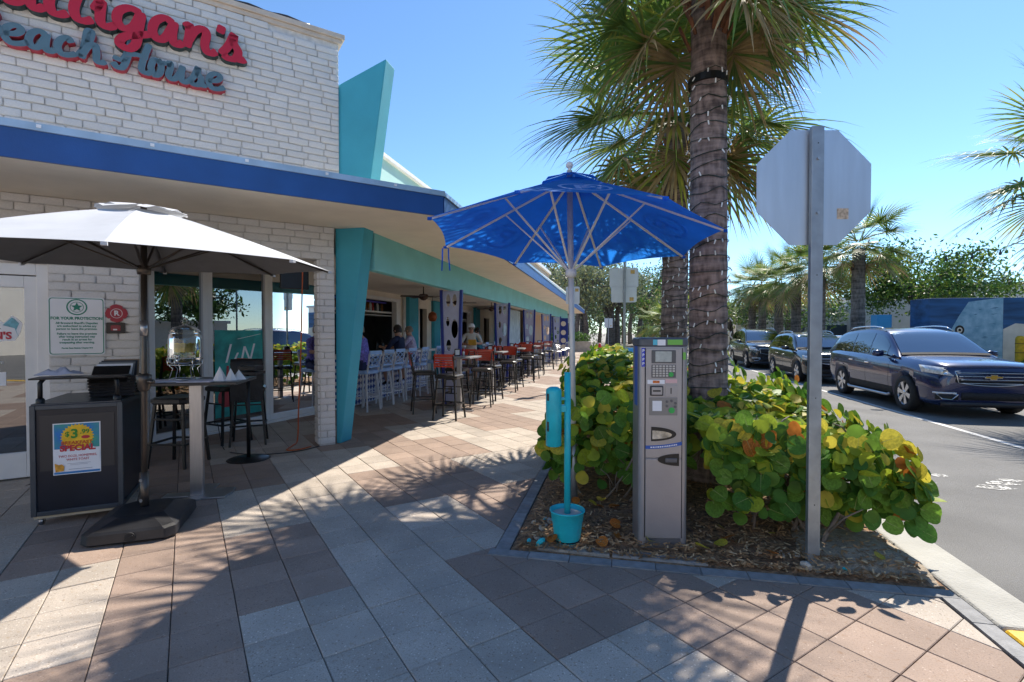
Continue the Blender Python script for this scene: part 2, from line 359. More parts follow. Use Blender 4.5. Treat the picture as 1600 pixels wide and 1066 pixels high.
# planting bed
MULCH = M('mulch_soil', (.24, .14, .075), .95, var=.6, vs=22, bump=1., bs=45)
rows = []
for iy in range(70):
    y = BY0 + (BY1 - BY0) * iy / 69; row = []
    for ix in range(24):
        x = BX0 + (1.93 - BX0) * ix / 23; e = min(ix, 23 - ix, iy, 69 - iy); z = (0 if e == 0 else .012 + min(e, 4) * .012) + random.uniform(-.006, .01) * (e > 0)
        row.append((x, y, z - .006))
    rows.append(row)
m = MB(); m.grid(rows); bed = tag(m.build('planting_bed', MULCH, smooth=True), kind='structure')
SANDY = M('bed_sand', (.36, .29, .21), .95, var=.3, vs=25, bump=.6, bs=90)
m = MB(); m.grid([[(1.2 + .7 * u / 6 + .02 * math.sin(v), 3.46 + .75 * v / 6, .021 + .024 * min(v, 2) - (.03 if u in (0, 6) or v in (0, 6) else 0)) for u in range(7)] for v in range(7)]); m.build('sand_patch', SANDY, bed, smooth=True)
random.seed(5)
for nm, mt, cnt, L0, W0 in (('mulch_chips', M('mulch_chip', (.36, .2, .09), .9, var=.5, vs=9), 5200, .05, .011), ('pale_chips', M('pale_chip', (.58, .4, .22), .9, var=.3, vs=9), 1800, .04, .009)):
    m = MB()
    for k in range(cnt):
        x = random.uniform(BX0 + .05, 1.85); y = BY0 + .04 + 3.2 * random.random() ** 1.6; l = L0 * random.uniform(.4, 1.3); a = random.uniform(0, 6.28); t = random.uniform(-.35, .35)
        dx, dy = math.cos(a) * l / 2, math.sin(a) * l / 2; px, py = -math.sin(a) * W0 / 2, math.cos(a) * W0 / 2; z = .055 + random.uniform(-.008, .02) - .035 * (y < BY0 + .12); dz = math.sin(t) * l / 2
        m.add([(x - dx - px, y - dy - py, z - dz), (x + dx - px, y + dy - py, z + dz), (x + dx + px, y + dy + py, z + dz + .003), (x - dx + px, y - dy + py, z - dz + .003)], [(0, 1, 2, 3)])
    tag(m.build(nm, mt, bed), kind='stuff')
m = MB(); m.box(.27, 3.7, -.008, .62, .5, .05); m.build('meter_pad', M('pad_concrete', (.26, .25, .24), .9, var=.25, vs=9, bump=.5, bs=60), bed, bevel=.012)
m = MB(); m.box(-.3, 3.62, -.002, .5, .34, .045, rz=-.03); m.build('concrete_pad', M('dirty_concrete', (.3, .27, .23), .9, var=.35, vs=12, bump=.6, bs=60), bed, bevel=.01)
m = MB(); m.lathe([(0, .028), (.075, .028), (.08, .024), (.085, .03), (.098, .03), (.1, .02)], 28, (-.13, 3.7, 0)); m.build('valve_cover', M('rusty_iron', (.05, .025, .018), .8, var=.5, vs=30, bump=.4, bs=90), bed)
random.seed(11)
for k in range(16):
    s = random.uniform(.015, .05); m = MB(); m.lathe([(0, -.5), (.7, -.45), (1, 0), (.8, .4), (.3, .6), (0, .62)], 7)
    me = m.mesh('stone', CONC if k % 4 else TURQ); o = put(me, 'stone', bed, (random.uniform(-.66, -.52) if k < 9 else random.uniform(.9, 1.6), random.uniform(3.52, 4.0) if k < 9 else random.uniform(3.5, 3.7), .03), (random.random(), random.random(), random.random() * 6)); o.scale = (s, s * .8, s * .7)

# ------------------------------------------------------------------ the restaurant building
bld = thing('restaurant_building', 'white brick restaurant with blue canopy fascia, teal pylon and open-air bar', 'building', (-3.92, 6.039, 0))
BO = Vector((-3.92, 6.039, 0))
E1 = Vector((SQ, SQ, 0)); NO = Vector((SQ, -SQ, 0))          # along the angled front wall, out of it
def W(s, z, out=0.): return E1 * s + NO * out + Vector((0, 0, z))   # point on the front wall, in the building's space
def BP(x, y, z): return Vector((x, y, z)) - BO
def wall_box(m, s0, s1, z0, z1, o0, o1):
    vs = [W(s, z, o) for s in (s0, s1) for o in (o0, o1) for z in (z0, z1)]
    m.add(vs, [(0, 1, 3, 2), (4, 6, 7, 5), (0, 4, 5, 1), (2, 3, 7, 6), (0, 2, 6, 4), (1, 5, 7, 3)])
random.seed(21)
BRK = []
for k in range(7):                                           # irregular slump bricks
    m = MB(); L_, H_, D_ = .5, .5, .5; rows = []
    def j(): return random.uniform(-.035, .035)
    for x in (-.5, -.46, 0, .46, .5):
        e = .07 if abs(x) == .5 else 0; b = random.uniform(-.04, .05) if x == 0 else 0
        rows.append([(x + j() * .3, -.5, -.5 + e * 1.5), (x, .38 - e * 3, -.5 + e + b + j()), (x, .5 - e * 4, -.36 + j()), (x, .52 - e * 4, .34 + j()), (x, .38 - e * 3, .5 - e + j()), (x, -.5, .5 - e * 1.5)])
    m.grid(rows); m.add(rows[0], [(0, 1, 2, 3, 4, 5)]); m.add(rows[-1], [(5, 4, 3, 2, 1, 0)]); BRK.append(m.mesh('brick', BRICKP, True))
RZ45 = math.pi / 4
def bricks(parent, s0, s1, z0, z1, bl=.25, bh=.088, skip=lambda s, z: False, rz=0., org=None, lim=10 ** 6):
    nz = int(round((z1 - z0) / bh)); h = (z1 - z0) / nz; cnt = 0
    for r in range(nz):
        z = z0 + (r + .5) * h; s = s0 - (bl * random.uniform(.3, .7) if r % 2 else 0)
        while s < s1 - .02:
            l = bl * random.uniform(.82, 1.16); a = max(s, s0); b = min(s + l, s1)
            if s1 - b < .07: b = s1
            if b - a > .04 and not skip((a + b) / 2, z) and cnt < lim:
                p = W((a + b) / 2, z, random.uniform(.006, .016)) if org is None else org((a + b) / 2, z)
                o = put(random.choice(BRK), 'brick', parent, p, (random.uniform(-.01, .01), random.uniform(-.012, .012), (RZ45 if org is None else rz) + math.pi)); o.scale = (b - a - random.uniform(.006, .013), .03, h - random.uniform(.008, .014)); cnt += 1
            s = b if b > s else s + l
    return cnt
# upper wall
m = MB(); wall_box(m, -7, .27, 3.0, 5.42, -.3, 0); uw = m.build('upper_brick_wall', MORTAR, bld)
bricks(uw, -3.3, .27, 3.62, 5.42, .255, .0857, lim=300)
m = MB(); wall_box(m, -7, .31, 5.42, 5.475, -.34, .035); wall_box(m, -7, .345, 5.475, 5.54, -.36, .06); m.build('parapet_coping', M('coping', (.6, .5, .41), .7, var=.1, vs=6, bump=.2, bs=70), bld, bevel=.006)
m = MB(); m.tube([W(-1.35 + .09 * k, 5.575 + .012 * math.sin(k * 1.3), -.02) for k in range(15)], .022, 7); m.build('parapet_cable', DKPL, bld, smooth=True)
# lower wall: header, left panel with the notices, pier
m = MB(); wall_box(m, -7, .2, 2.5, 2.94, -.2, 0); wall_box(m, -2.70, -1.93, 0, 2.5, -.22, 0); wall_box(m, -7, -2.70, 2.24, 2.5, -.2, 0); wall_box(m, 0.0, .2, 0, 2.5, -.2, 0)
lw = m.build('lower_brick_wall', MORTAR, bld)
bricks(lw, -3.6, .2, 2.5, 2.94, .27, .09)
bricks(lw, -2.70, -1.93, 0.02, 2.5, .27, .09)
bricks(lw, -3.4, -2.70, 2.24, 2.5, .27, .088)
bricks(lw, 0, .2, .02, 2.5, .21, .088)
bricks(lw, .0, .2, .02, 2.5, .21, .088, rz=-RZ45, org=lambda s, z: W(-.012, z, -.2 + s))
# recess behind the front wall, with the window wall
def win(t, z, o=0.): return BP(-6.246 + .209 * t + .978 * o, 5.663 + .978 * t - .209 * o, z)
def win_box(m, t0, t1, z0, z1, o0, o1):
    vs = [win(t, z, o) for t in (t0, t1) for o in (o0, o1) for z in (z0, z1)]
    m.add(vs, [(0, 1, 3, 2), (4, 6, 7, 5), (0, 4, 5, 1), (2, 3, 7, 6), (0, 2, 6, 4), (1, 5, 7, 3)])
m = MB(); m.add([W(-1.93, 0, -.2), W(-1.93, 2.94, -.2), W(-1.93, 2.94, -1.4), W(-1.93, 0, -1.4)], [(0, 1, 2, 3)]); m.build('recess_side_wall', BRICKP, bld)
WINF = M('window_frame_white', (.76, .75, .74), .35, var=.04, vs=5)
for t0, t1, nm in ((-.03, .80, 'window'), (.80, 1.88, 'window'), (1.88, 3.05, 'window')):
    m = MB(); win_box(m, t0, t1, 0.01, .12, -.06, .05); win_box(m, t0, t1, 2.78, 2.94, -.06, .05); win_box(m, t0, t0 + .075, .12, 2.78, -.05, .045); win_box(m, t1 - .075, t1, .12, 2.78, -.05, .045)
    f = m.build(nm, WINF, bld, bevel=.006)
    m = MB(); m.add([win(t0 + .07, .11, .0), win(t1 - .07, .11, .0), win(t1 - .07, 2.79, .0), win(t0 + .07, 2.79, .0)], [(0, 1, 2, 3)]); m.build('pane', GLASSW, f)
m = MB(); win_box(m, -.03, 3.05, -.01, .035, .05, .16); m.build('window_sill', WINF, bld, bevel=.006)
# dim room behind the glass
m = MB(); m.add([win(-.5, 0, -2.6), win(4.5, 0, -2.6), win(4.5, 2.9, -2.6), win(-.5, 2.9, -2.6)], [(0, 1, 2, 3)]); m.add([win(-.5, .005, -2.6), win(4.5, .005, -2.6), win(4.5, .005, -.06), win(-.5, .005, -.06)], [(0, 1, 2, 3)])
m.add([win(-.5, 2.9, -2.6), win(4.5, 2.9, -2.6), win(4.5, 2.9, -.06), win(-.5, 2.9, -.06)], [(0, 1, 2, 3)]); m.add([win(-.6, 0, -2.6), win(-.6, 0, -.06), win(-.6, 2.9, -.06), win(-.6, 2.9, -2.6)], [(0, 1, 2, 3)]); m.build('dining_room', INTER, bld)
# painted teal banner inside the middle pane
m = MB(); win_box(m, .93, 1.78, .2, 1.56, .002, .006); ban = m.build('window_banner', M('teal_banner', (.02, .33, .3), .5, var=.35, vs=5), bld)
PINK = M('guitar_red', (.45, .03, .05), .4)
def blob(m, pts, o0, o1, T): m.prism(pts, o0, o1, T)
bt = lambda x, y, o: tuple(win(x, y, o))
gx = [(math.cos(a) * (.15 + .035 * math.cos(2 * a)) * .8, math.sin(a) * (.17 + .04 * math.cos(2 * a))) for a in [k * math.pi / 10 for k in range(20)]]
m = MB(); m.prism([(1.12 + x, .5 + y * 1.1) for x, y in gx], .0065, .008, bt); m.prism([(1.10, .6), (1.14, .6), (1.16, 1.0), (1.12, 1.0)], .0085, .0095, bt); m.prism([(1.6 + x * 1.15, .7 + y * 1.2) for x, y in gx], .0065, .008, bt); m.build('guitar_print', PINK, ban)
m = MB()
for x0, y0, x1, y1 in ((1.1, 1.05, 1.18, 1.34), (1.22, 1.04, 1.3, 1.2), (1.36, 1.05, 1.42, 1.3), (1.42, 1.3, 1.52, 1.06), (1.52, 1.06, 1.6, 1.34), (1.3, 1.42, 1.72, 1.5), (1.25, .82, 1.45, .86)):
    m.prism([(x0, y0), (x0 + .035, y0), (x1 + .035, y1), (x1, y1)], .0065, .0085, bt)
m.build('white_lettering', PAPER, ban)
# glass entrance door
def dbox(m, s0, s1, z0, z1, o0, o1): wall_box(m, s0, s1, z0, z1, o0, o1)
m = MB(); dbox(m, -2.80, -2.70, 0, 2.24, -.17, -.05); dbox(m, -5, -2.80, 2.12, 2.24, -.17, -.05); df = m.build('door_frame', WINF, bld, bevel=.006)
m = MB(); dbox(m, -2.90, -2.80, .02, 2.11, -.15, -.08); dbox(m, -3.95, -2.90, 1.99, 2.11, -.15, -.08); dbox(m, -3.95, -2.90, .02, .28, -.15, -.08); dbox(m, -4.05, -3.95, .02, 2.11, -.15, -.08); dr = m.build('door', WINF, bld, bevel=.005)
m = MB(); m.add([W(-3.95, .28, -.115), W(-2.90, .28, -.115), W(-2.90, 1.99, -.115), W(-3.95, 1.99, -.115)], [(0, 1, 2, 3)]); m.build('pane', GLASSD, dr)
wt = lambda x, y, o: tuple(W(x, y, o))
m = MB(); m.prism([(-3.5, 1.42), (-2.98, 1.44), (-2.94, 1.52), (-2.92, 1.62), (-2.97, 1.68), (-3.0, 1.7), (-3.06, 1.62), (-3.16, 1.71), (-3.19, 1.7), (-3.08, 1.56), (-3.5, 1.54)], -.113, -.110, wt); m.build('door_sticker', PAPER, dr)
m = MB(); m.prism([(-3.07, 1.60), (-2.98, 1.57), (-2.95, 1.47), (-2.97, 1.55), (-2.945, 1.62), (-2.98, 1.665), (-3.0, 1.68)], -.109, -.107, wt); m.prism([(-3.5, 1.72), (-3.2, 1.6), (-3.1, 1.52), (-3.5, 1.58)], -.109, -.107, wt); m.build('fish_print', M('fish_blue', (.16, .42, .5), .5, var=.3, vs=30), dr)
FM = lambda s, z, o: frame_m(W(s, z, o), E1, (0, 0, 1))
text_mesh("MULLIGAN'S", .1, RED, 'sticker_lettering', dr, FM(-3.28, 1.49, -.108), bold=.004)
text_mesh("mulligansbeachhouse.com", .045, PAPER, 'web_lettering', dr, FM(-3.3, 1.22, -.111))
m = MB(); dbox(m, -3.4, -3.05, .98, 1.12, -.113, -.110); m.build('hours_sticker', PAPER, dr)
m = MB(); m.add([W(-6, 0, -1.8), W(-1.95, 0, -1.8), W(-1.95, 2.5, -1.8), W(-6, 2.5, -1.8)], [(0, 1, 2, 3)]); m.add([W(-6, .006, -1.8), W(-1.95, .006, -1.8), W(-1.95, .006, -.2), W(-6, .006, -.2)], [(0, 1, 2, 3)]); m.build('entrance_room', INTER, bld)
# canopy: soffit slab, fascia, flashing
C0 = Vector((-2.1, 5.8)); C1 = Vector((-2.58, 38.4)); CL = C0 - Vector((SQ, SQ)) * 9
roof = [C0, C1, Vector((-9, 38.4)), Vector((-13, 6)), CL + Vector((-SQ, SQ)) * 2]; roof = [tuple(p - BO.xy) for p in [C0 + Vector((-.03, .03)), C1 + Vector((-.04, 0)), Vector((-9, 38.4)), Vector((-13, 6)), CL]]
m = MB(); m.prism(roof, 2.94, 3.15); m.build('canopy_soffit', CREAM, bld)
def strip(m, a, b, z0, z1, t, nrm):
    a = Vector(a); b = Vector(b); n2 = Vector(nrm).normalized() * t; vs = []
    for p in (a, b):
        for q in (p, p + n2):
            for z in (z0, z1): vs.append((q.x - BO.x, q.y - BO.y, z))
    m.add(vs, [(0, 1, 3, 2), (4, 6, 7, 5), (0, 4, 5, 1), (2, 3, 7, 6), (0, 2, 6, 4), (1, 5, 7, 3)])
NS = (1, .0147)
cz = C0 + Vector((.02, -.005))
m = MB(); strip(m, CL, C0, 2.925, 3.165, .03, (SQ, -SQ)); m.build('front_fascia', BLUEF, bld)
m = MB(); strip(m, C0 + Vector((.0, .002)), C1, 2.925, 3.165, .03, NS); m.build('street_fascia', BLUEF, bld)
m = MB(); strip(m, CL, C0 + Vector((SQ, SQ)) * .02, 3.165, 3.225, .05, (SQ, -SQ)); strip(m, C0 + Vector((.0, .002)), C1, 3.165, 3.215, .05, NS); m.build('canopy_flashing', FLASH, bld)
m = MB()
for k in range(6): s = -.6 - k * .75; p = C0 + Vector((SQ, SQ)) * s + Vector((SQ, -SQ)) * .052 - BO.xy; m.box(p.x, p.y, 3.2, .03, .012, .025, rz=RZ45)
m.build('flashing_clip', PAPER, bld)
# pylon
m = MB(); m.prism([(-3.80, 0), (-3.727, 0), (-3.36, 2.98), (-3.037, 5.16), (-3.80, 4.86)], 6.24, 6.515, lambda x, y, z: (x - BO.x, z - BO.y, y)); m.build('pylon', TEAL, bld, bevel=.012)
# beam over the bar and the parapet wall above
m = MB(); m.box(-3.47 - BO.x, 20.4 - BO.y, 2.675, .14, 27.6, .53); m.build('bar_beam', BEAMT, bld, bevel=.008)
m = MB(); m.box(-3.75 - BO.x, 22.5 - BO.y, 3.7, .24, 31, 1.1); m.build('side_parapet', PALET, bld)
m = MB(); m.box(-3.74 - BO.x, 22.5 - BO.y, 4.285, .34, 31.1, .07); m.build('side_coping', WHITE, bld, bevel=.008)
# bar recess: ceiling, back wall, pilasters, openings
m = MB(); m.box(-5.6 - BO.x, 20.4 - BO.y, 2.64, 4.1, 27.4, .04); m.build('bar_ceiling', CREAM, bld)
BX = -6.3
def bwall(m, y0, y1, z0, z1, x0=BX - .15, x1=BX): m.box((x0 + x1) / 2 - BO.x, (y0 + y1) / 2 - BO.y, (z0 + z1) / 2, x1 - x0, y1 - y0, z1 - z0)
m = MB()
for y0, y1, z0, z1 in ((8.6, 9.6, 0, 2.62), (9.6, 13.7, 0, 1.0), (9.6, 13.7, 2.48, 2.62), (13.7, 15.1, 0, 2.62), (15.1, 15.9, 2.3, 2.62), (15.9, 17.2, 0, 2.62), (17.2, 21, 0, 1.0), (17.2, 21, 2.45, 2.62), (21, 23.2, 0, 2.62), (23.2, 24.2, 2.2, 2.62), (24.2, 34, 0, 2.62)): bwall(m, y0, y1, z0, z1)
m.build('bar_back_wall', CREAM, bld)
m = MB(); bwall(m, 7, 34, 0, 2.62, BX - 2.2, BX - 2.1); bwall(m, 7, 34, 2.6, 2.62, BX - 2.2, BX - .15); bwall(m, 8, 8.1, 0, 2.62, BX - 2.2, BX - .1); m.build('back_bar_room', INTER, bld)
for y0, y1 in ((14.2, 14.9), (16.3, 16.9), (21.4, 22.1), (25.2, 25.8)): m = MB(); bwall(m, y0, y1, 0, 2.6, BX, BX + .12); m.build('teal_pilaster', TEAL, bld, bevel=.01)
for y in (15.02, 17.05, 13.95): m = MB(); m.tube([(BX + .06 - BO.x, y - BO.y, 0), (BX + .06 - BO.x, y - BO.y, 2.6)], .045, 10); m.build('downpipe', WHITE, bld, smooth=True)
for y0, y1, z0, z1 in ((9.6, 13.7, 1.0, 2.48), (17.2, 21, 1.0, 2.45)):
    m = MB(); bwall(m, y0, y0 + .1, z0, z1, BX - .1, BX + .05); bwall(m, y1 - .25, y1, z0, z1, BX - .1, BX + .05); bwall(m, y0, y1, z1 - .09, z1, BX - .1, BX + .06); m.build('bar_window_frame', WHITE, bld, bevel=.005)
    m = MB(); bwall(m, y0 + .1, y1 - .25, z1 - .42, z1 - .38, BX - .5, BX - .1); bwall(m, y0 + .1, y1 - .25, 1.98, 2.0, BX - .5, BX - .1); m.build('bottle_shelf', WHITE, bld)
m = MB(); bwall(m, 9.75, 13.4, 2.34, 2.38, BX - .3, BX - .24); m.build('neon_tube', M('neon_violet', (.1, .08, .5), .4), bld)
# ------------------------------------------------------------------ script sign on the upper wall
SIGNM = M('sign_side_dark', (.02, .045, .05), .5)
FACE2 = M('sign_grey_teal', (.09, .16, .2), .45, var=.1, vs=8)
RED2 = M('sign_side_red', (.42, .03, .06), .5)
LET = {  # strokes of a brush script, unit x-height, slanted
 'M': [[(0, 0), (.25, .9), (.42, 1.75), (.5, .9), (.6, .15)], [(.6, .15), (.85, 1.0), (1.1, 1.75), (1.12, .9), (1.15, .2), (1.3, .02), (1.45, .15)]],
 'u': [[(.05, .75), (.2, .98), (.2, .6), (.12, .2), (.25, .02), (.45, .15), (.65, .6), (.75, .98)], [(.75, .98), (.68, .5), (.68, .12), (.82, .0), (1.0, .15)]],
 'l': [[(.46, 1.72), (.34, 1.1), (.2, .42), (.26, .06), (.44, .0), (.66, .14)]],
 'i': [[(.05, .5), (.25, .98), (.22, .5), (.22, .15), (.38, 0), (.62, .15)], [(.36, 1.3), (.42, 1.42)]],
 'g': [[(.75, .9), (.45, 1.0), (.15, .75), (.1, .35), (.28, .12), (.55, .3), (.75, .9)], [(.78, .95), (.68, .2), (.6, -.4), (.38, -.66), (.15, -.5), (.3, -.2), (.7, .0), (1.0, .15)]],
 'a': [[(.75, .85), (.48, 1.0), (.18, .75), (.08, .32), (.25, .04), (.5, .2), (.76, .8)], [(.8, .95), (.72, .4), (.76, .08), (.9, .02), (1.08, .16)]],
 'n': [[(.08, .85), (.22, .98), (.2, .5), (.12, .02)], [(.14, .2), (.35, .75), (.6, .98), (.72, .8), (.66, .35), (.72, .06), (.86, .02), (1.02, .16)]],
 "'": [[(.12, 1.0), (.2, 1.35)]],
 's': [[(.0, .1), (.3, .55), (.52, 1.1), (.5, .75), (.68, .4), (.55, .06), (.28, .0), (.1, .12)], [(.55, .06), (.8, .05), (.95, .15)]],
 'B': [[(.3, 1.6), (.2, .8), (.1, .0)], [(.0, 1.3), (.4, 1.75), (.85, 1.55), (.75, 1.1), (.35, .9)], [(.35, .9), (.85, .85), (.95, .4), (.6, .02), (.15, .05)]],
 'e': [[(.1, .45), (.5, .55), (.68, .82), (.5, 1.0), (.22, .8), (.12, .35), (.32, .02), (.65, .08), (.9, .25)]],
 'c': [[(.7, .75), (.55, 1.0), (.25, .8), (.12, .35), (.32, .02), (.65, .08), (.9, .22)]],
 'h': [[(.0, .1), (.35, .9), (.5, 1.6), (.36, 1.65), (.26, .9), (.14, .02)], [(.16, .25), (.4, .85), (.62, .95), (.66, .5), (.66, .1), (.82, .02), (.98, .16)]],
 'k': [[(.05, .3), (.35, 1.0), (.5, 1.7), (.36, 1.7), (.26, .9), (.14, .02)], [(.8, .95), (.5, .75), (.28, .5), (.55, .4), (.7, .1), (.88, .0), (1.05, .16)]],
 'H': [[(.0, .55), (.3, .5), (.5, 1.2), (.58, 1.75), (.5, 1.0), (.32, .1), (.12, .0), (.0, .25)], [(1.15, 1.8), (.98, 1.0), (.88, .2), (1.05, .02), (1.2, .16)], [(.4, .85), (.75, .98), (1.1, .9)]],
 'o': [[(.55, .95), (.25, .9), (.1, .4), (.3, .02), (.6, .2), (.68, .7), (.5, .98), (.7, .85), (1.0, .9)]],
}
def ribbon(m, pts, w, s0, z0, sx, sz, o0, o1, k, mside):
    P = cr([(p[0], p[1], 0) for p in pts], 5); n = len(P); Lp = []; Rp = []
    P = [Vector((s0 + p.x * sx, z0 + p.y * sz, 0)) for p in P]
    for i, p in enumerate(P):
        d = (P[min(i + 1, n - 1)] - P[max(i - 1, 0)]).normalized(); q = Vector((-d.y, d.x, 0)); ww = w * (.78 + .3 * abs(d.y)) * (.62 if i in (0, n - 1) else 1)
        Lp.append(p + q * ww / 2); Rp.append(p - q * ww / 2)
    oo = o1 + .0012 * k; vs = []
    for a in (Lp, Rp):
        for o in (o0, oo): vs += [W(p.x, p.y, o) for p in a]
    A, B, C, D = 0, n, 2 * n, 3 * n
    m.mi = 0; m.add(vs, [(B + i, B + i + 1, D + i + 1, D + i) for i in range(n - 1)])
    m.mi = 1; m.add(vs, [(A + i, A + i + 1, B + i + 1, B + i) for i in range(n - 1)] + [(C + i, D + i, D + i + 1, C + i + 1) for i in range(n - 1)] + [(A, B, D, C), (A + n - 1, C + n - 1, D + n - 1, B + n - 1)])
for label, word, xh, w, z0, o0, o1, mats in (
    ('large red script letters with dark sides on the white brick wall', [('M', -3.52, -3.02), ('u', -3.0, -2.67), ('l', -2.70, -2.49), ('l', -2.51, -2.29), ('i', -2.30, -2.10), ('g', -2.12, -1.80), ('a', -1.80, -1.49), ('n', -1.50, -1.16), ("'", -1.16, -1.10), ('s', -1.12, -.86)], .27, .085, 4.80, .0, .115, [RED, SIGNM]),
    ('smaller grey script letters with red sides below the red letters', [('B', -3.24, -3.02), ('e', -3.0, -2.80), ('a', -2.81, -2.60), ('c', -2.60, -2.43), ('h', -2.42, -2.19), ('H', -2.13, -1.79), ('o', -1.81, -1.65), ('u', -1.66, -1.44), ('s', -1.44, -1.27), ('e', -1.27, -1.08)], .185, .062, 4.40, .0, .11, [FACE2, RED2])):
    sg = thing('wall_sign_lettering', label, 'sign', BO)
    for ch, a, b in word:
        m = MB(); st = LET[ch]; wd = max(p[0] for q in st for p in q); sx = (b - a) / wd
        for k, q in enumerate(st): ribbon(m, q, w, a, z0, sx, xh * (1.0 if label[0] == 'l' else 1), o0, o1, k, None)
        me = m.mesh('letter', mats); put(me, 'letter', sg)
# ------------------------------------------------------------------ notices on the lower wall
sg = thing('trespass_notice', 'white protection notice with green border and star badge on brick wall', 'sign', BO)
GREEN = M('notice_green', (.01, .22, .14), .5)
def rrect(s0, s1, z0, z1, r, k=4):
    return [(cx + r * math.cos(a), cz + r * math.sin(a)) for cx, cz, a0 in ((s1 - r, z1 - r, 0), (s0 + r, z1 - r, 90), (s0 + r, z0 + r, 180), (s1 - r, z0 + r, 270)) for a in [R(a0 + 90 * i / k) for i in range(k + 1)]]
m = MB(); m.prism(rrect(-2.70, -2.235, 1.285, 1.90, .03), .03, .036, wt); m.build('board', PAPER, sg)
m = MB(); o = rrect(-2.69, -2.245, 1.295, 1.89, .028); i = rrect(-2.682, -2.253, 1.303, 1.882, .022); n = len(o); m.add([W(x, y, .0372) for x, y in o + i], [(k, (k + 1) % n, n + (k + 1) % n, n + k) for k in range(n)]); m.build('border', GREEN, sg)
m = MB()
for r0, r1 in ((.074, .086), (.052, .057)): m.add([W(-2.467 + r * math.cos(k * .2618), 1.795 + r * math.sin(k * .2618), .0374) for r in (r0, r1) for k in range(24)], [(k, (k + 1) % 24, 24 + (k + 1) % 24, 24 + k) for k in range(24)])
m.prism([(-2.467 + (.05 if k % 2 == 0 else .022) * math.sin(k * .6283), 1.795 + (.05 if k % 2 == 0 else .022) * math.cos(k * .6283)) for k in range(10)], .037, .0385, wt); m.build('star_badge', GREEN, sg)
for txt, z, sz in (('FOR YOUR PROTECTION', 1.675, .04), ("All Broward Sheriff's Deputies", 1.625, .03), ('are authorized to advise any', 1.594, .03), ('person to leave the premises.', 1.563, .03), ('Failure to leave the premises', 1.512, .03), ('after being instructed may', 1.481, .03), ('result in an arrest for', 1.45, .03), ('trespassing after warning.', 1.419, .03), ('Florida State Statute Chapter 810', 1.36, .02)):
    t = text_mesh(txt, sz, GREEN, 'lettering', sg, FM(-2.467, z, .0365), bold=.0008 if sz < .04 else .0016, sx=.93)
sg = thing('fire_roof_emblem', 'dark red cross emblem with a letter R on brick wall', 'sign', BO)
mx = []
for k in range(4):
    for da, rr in ((-36, .094), (-22, .097), (0, .1), (22, .097), (36, .094), (45, .076)): a = R(90 * k + da); mx.append((-2.135 + rr * math.sin(a), 1.735 + rr * math.cos(a)))
m = MB(); m.prism(mx[::-1], .03, .036, wt); m.build('plate', M('emblem_red', (.4, .03, .05), .5), sg)
m = MB(); m.add([W(-2.135 + r * math.cos(k * .2618), 1.735 + r * math.sin(k * .2618), .037) for r in (.048, .053) for k in range(24)], [(k, (k + 1) % 24, 24 + (k + 1) % 24, 24 + k) for k in range(24)]); m.build('ring', PAPER, sg)
text_mesh('R', .075, PAPER, 'lettering', sg, FM(-2.135, 1.735, .0365), bold=.003)
sg = thing('key_box', 'small dark framed box on brick wall below the red emblem', 'box', BO)
m = MB(); m.prism(rrect(-2.225, -2.06, 1.515, 1.635, .012), .03, .045, wt); m.build('case', M('dark_brown', (.03, .02, .018), .4), sg)
m = MB(); m.prism(rrect(-2.185, -2.1, 1.545, 1.605, .006), .045, .048, wt); m.build('window', M('box_red', (.3, .03, .04), .4, var=.6, vs=60), sg)
m = MB(); m.prism(rrect(-2.165, -2.13, 1.55, 1.565, .003), .048, .05, wt); m.build('tag', PAPER, sg)
# television under the header, cord down the window
tv = thing('television', 'black television hanging under the brick header beside the pier', 'television', BO)
m = MB(); wall_box(m, -.42, -.06, 2.12, 2.48, -.42, -.34); m.build('screen_case', BLACK, tv, bevel=.01); m = MB(); wall_box(m, -.3, -.18, 2.42, 2.55, -.4, -.3); m.build('bracket', BLACK, tv)
cp = cr([W(-.14, 2.45, -.33), W(-.15, 2.0, -.35), W(-.17, 1.2, -.36), W(-.2, .5, -.37), W(-.22, .06, -.35), W(-.3, .012, -.2), W(-.42, .012, .05), W(-.3, .012, .12), W(-.12, .012, .02)], 6)
m = MB(); m.tube([p + BO for p in cp], .009, 6); tag(m.build('extension_cord', ORANGE, smooth=True), 'orange extension cord hanging down the window beside the brick pier', 'cord')
cp = cr([W(-.02, .012, .06), W(-.3, .012, .2), W(-.7, .012, .16), W(-.98, .012, -.1), W(-1.1, .012, -.5), W(-1.15, .3, -.75)], 6)
m = MB(); m.tube([p + BO for p in cp], .006, 5); tag(m.build('power_cable', BLACK, smooth=True), 'thin black cable running over the pavers to the brick pier', 'cable')

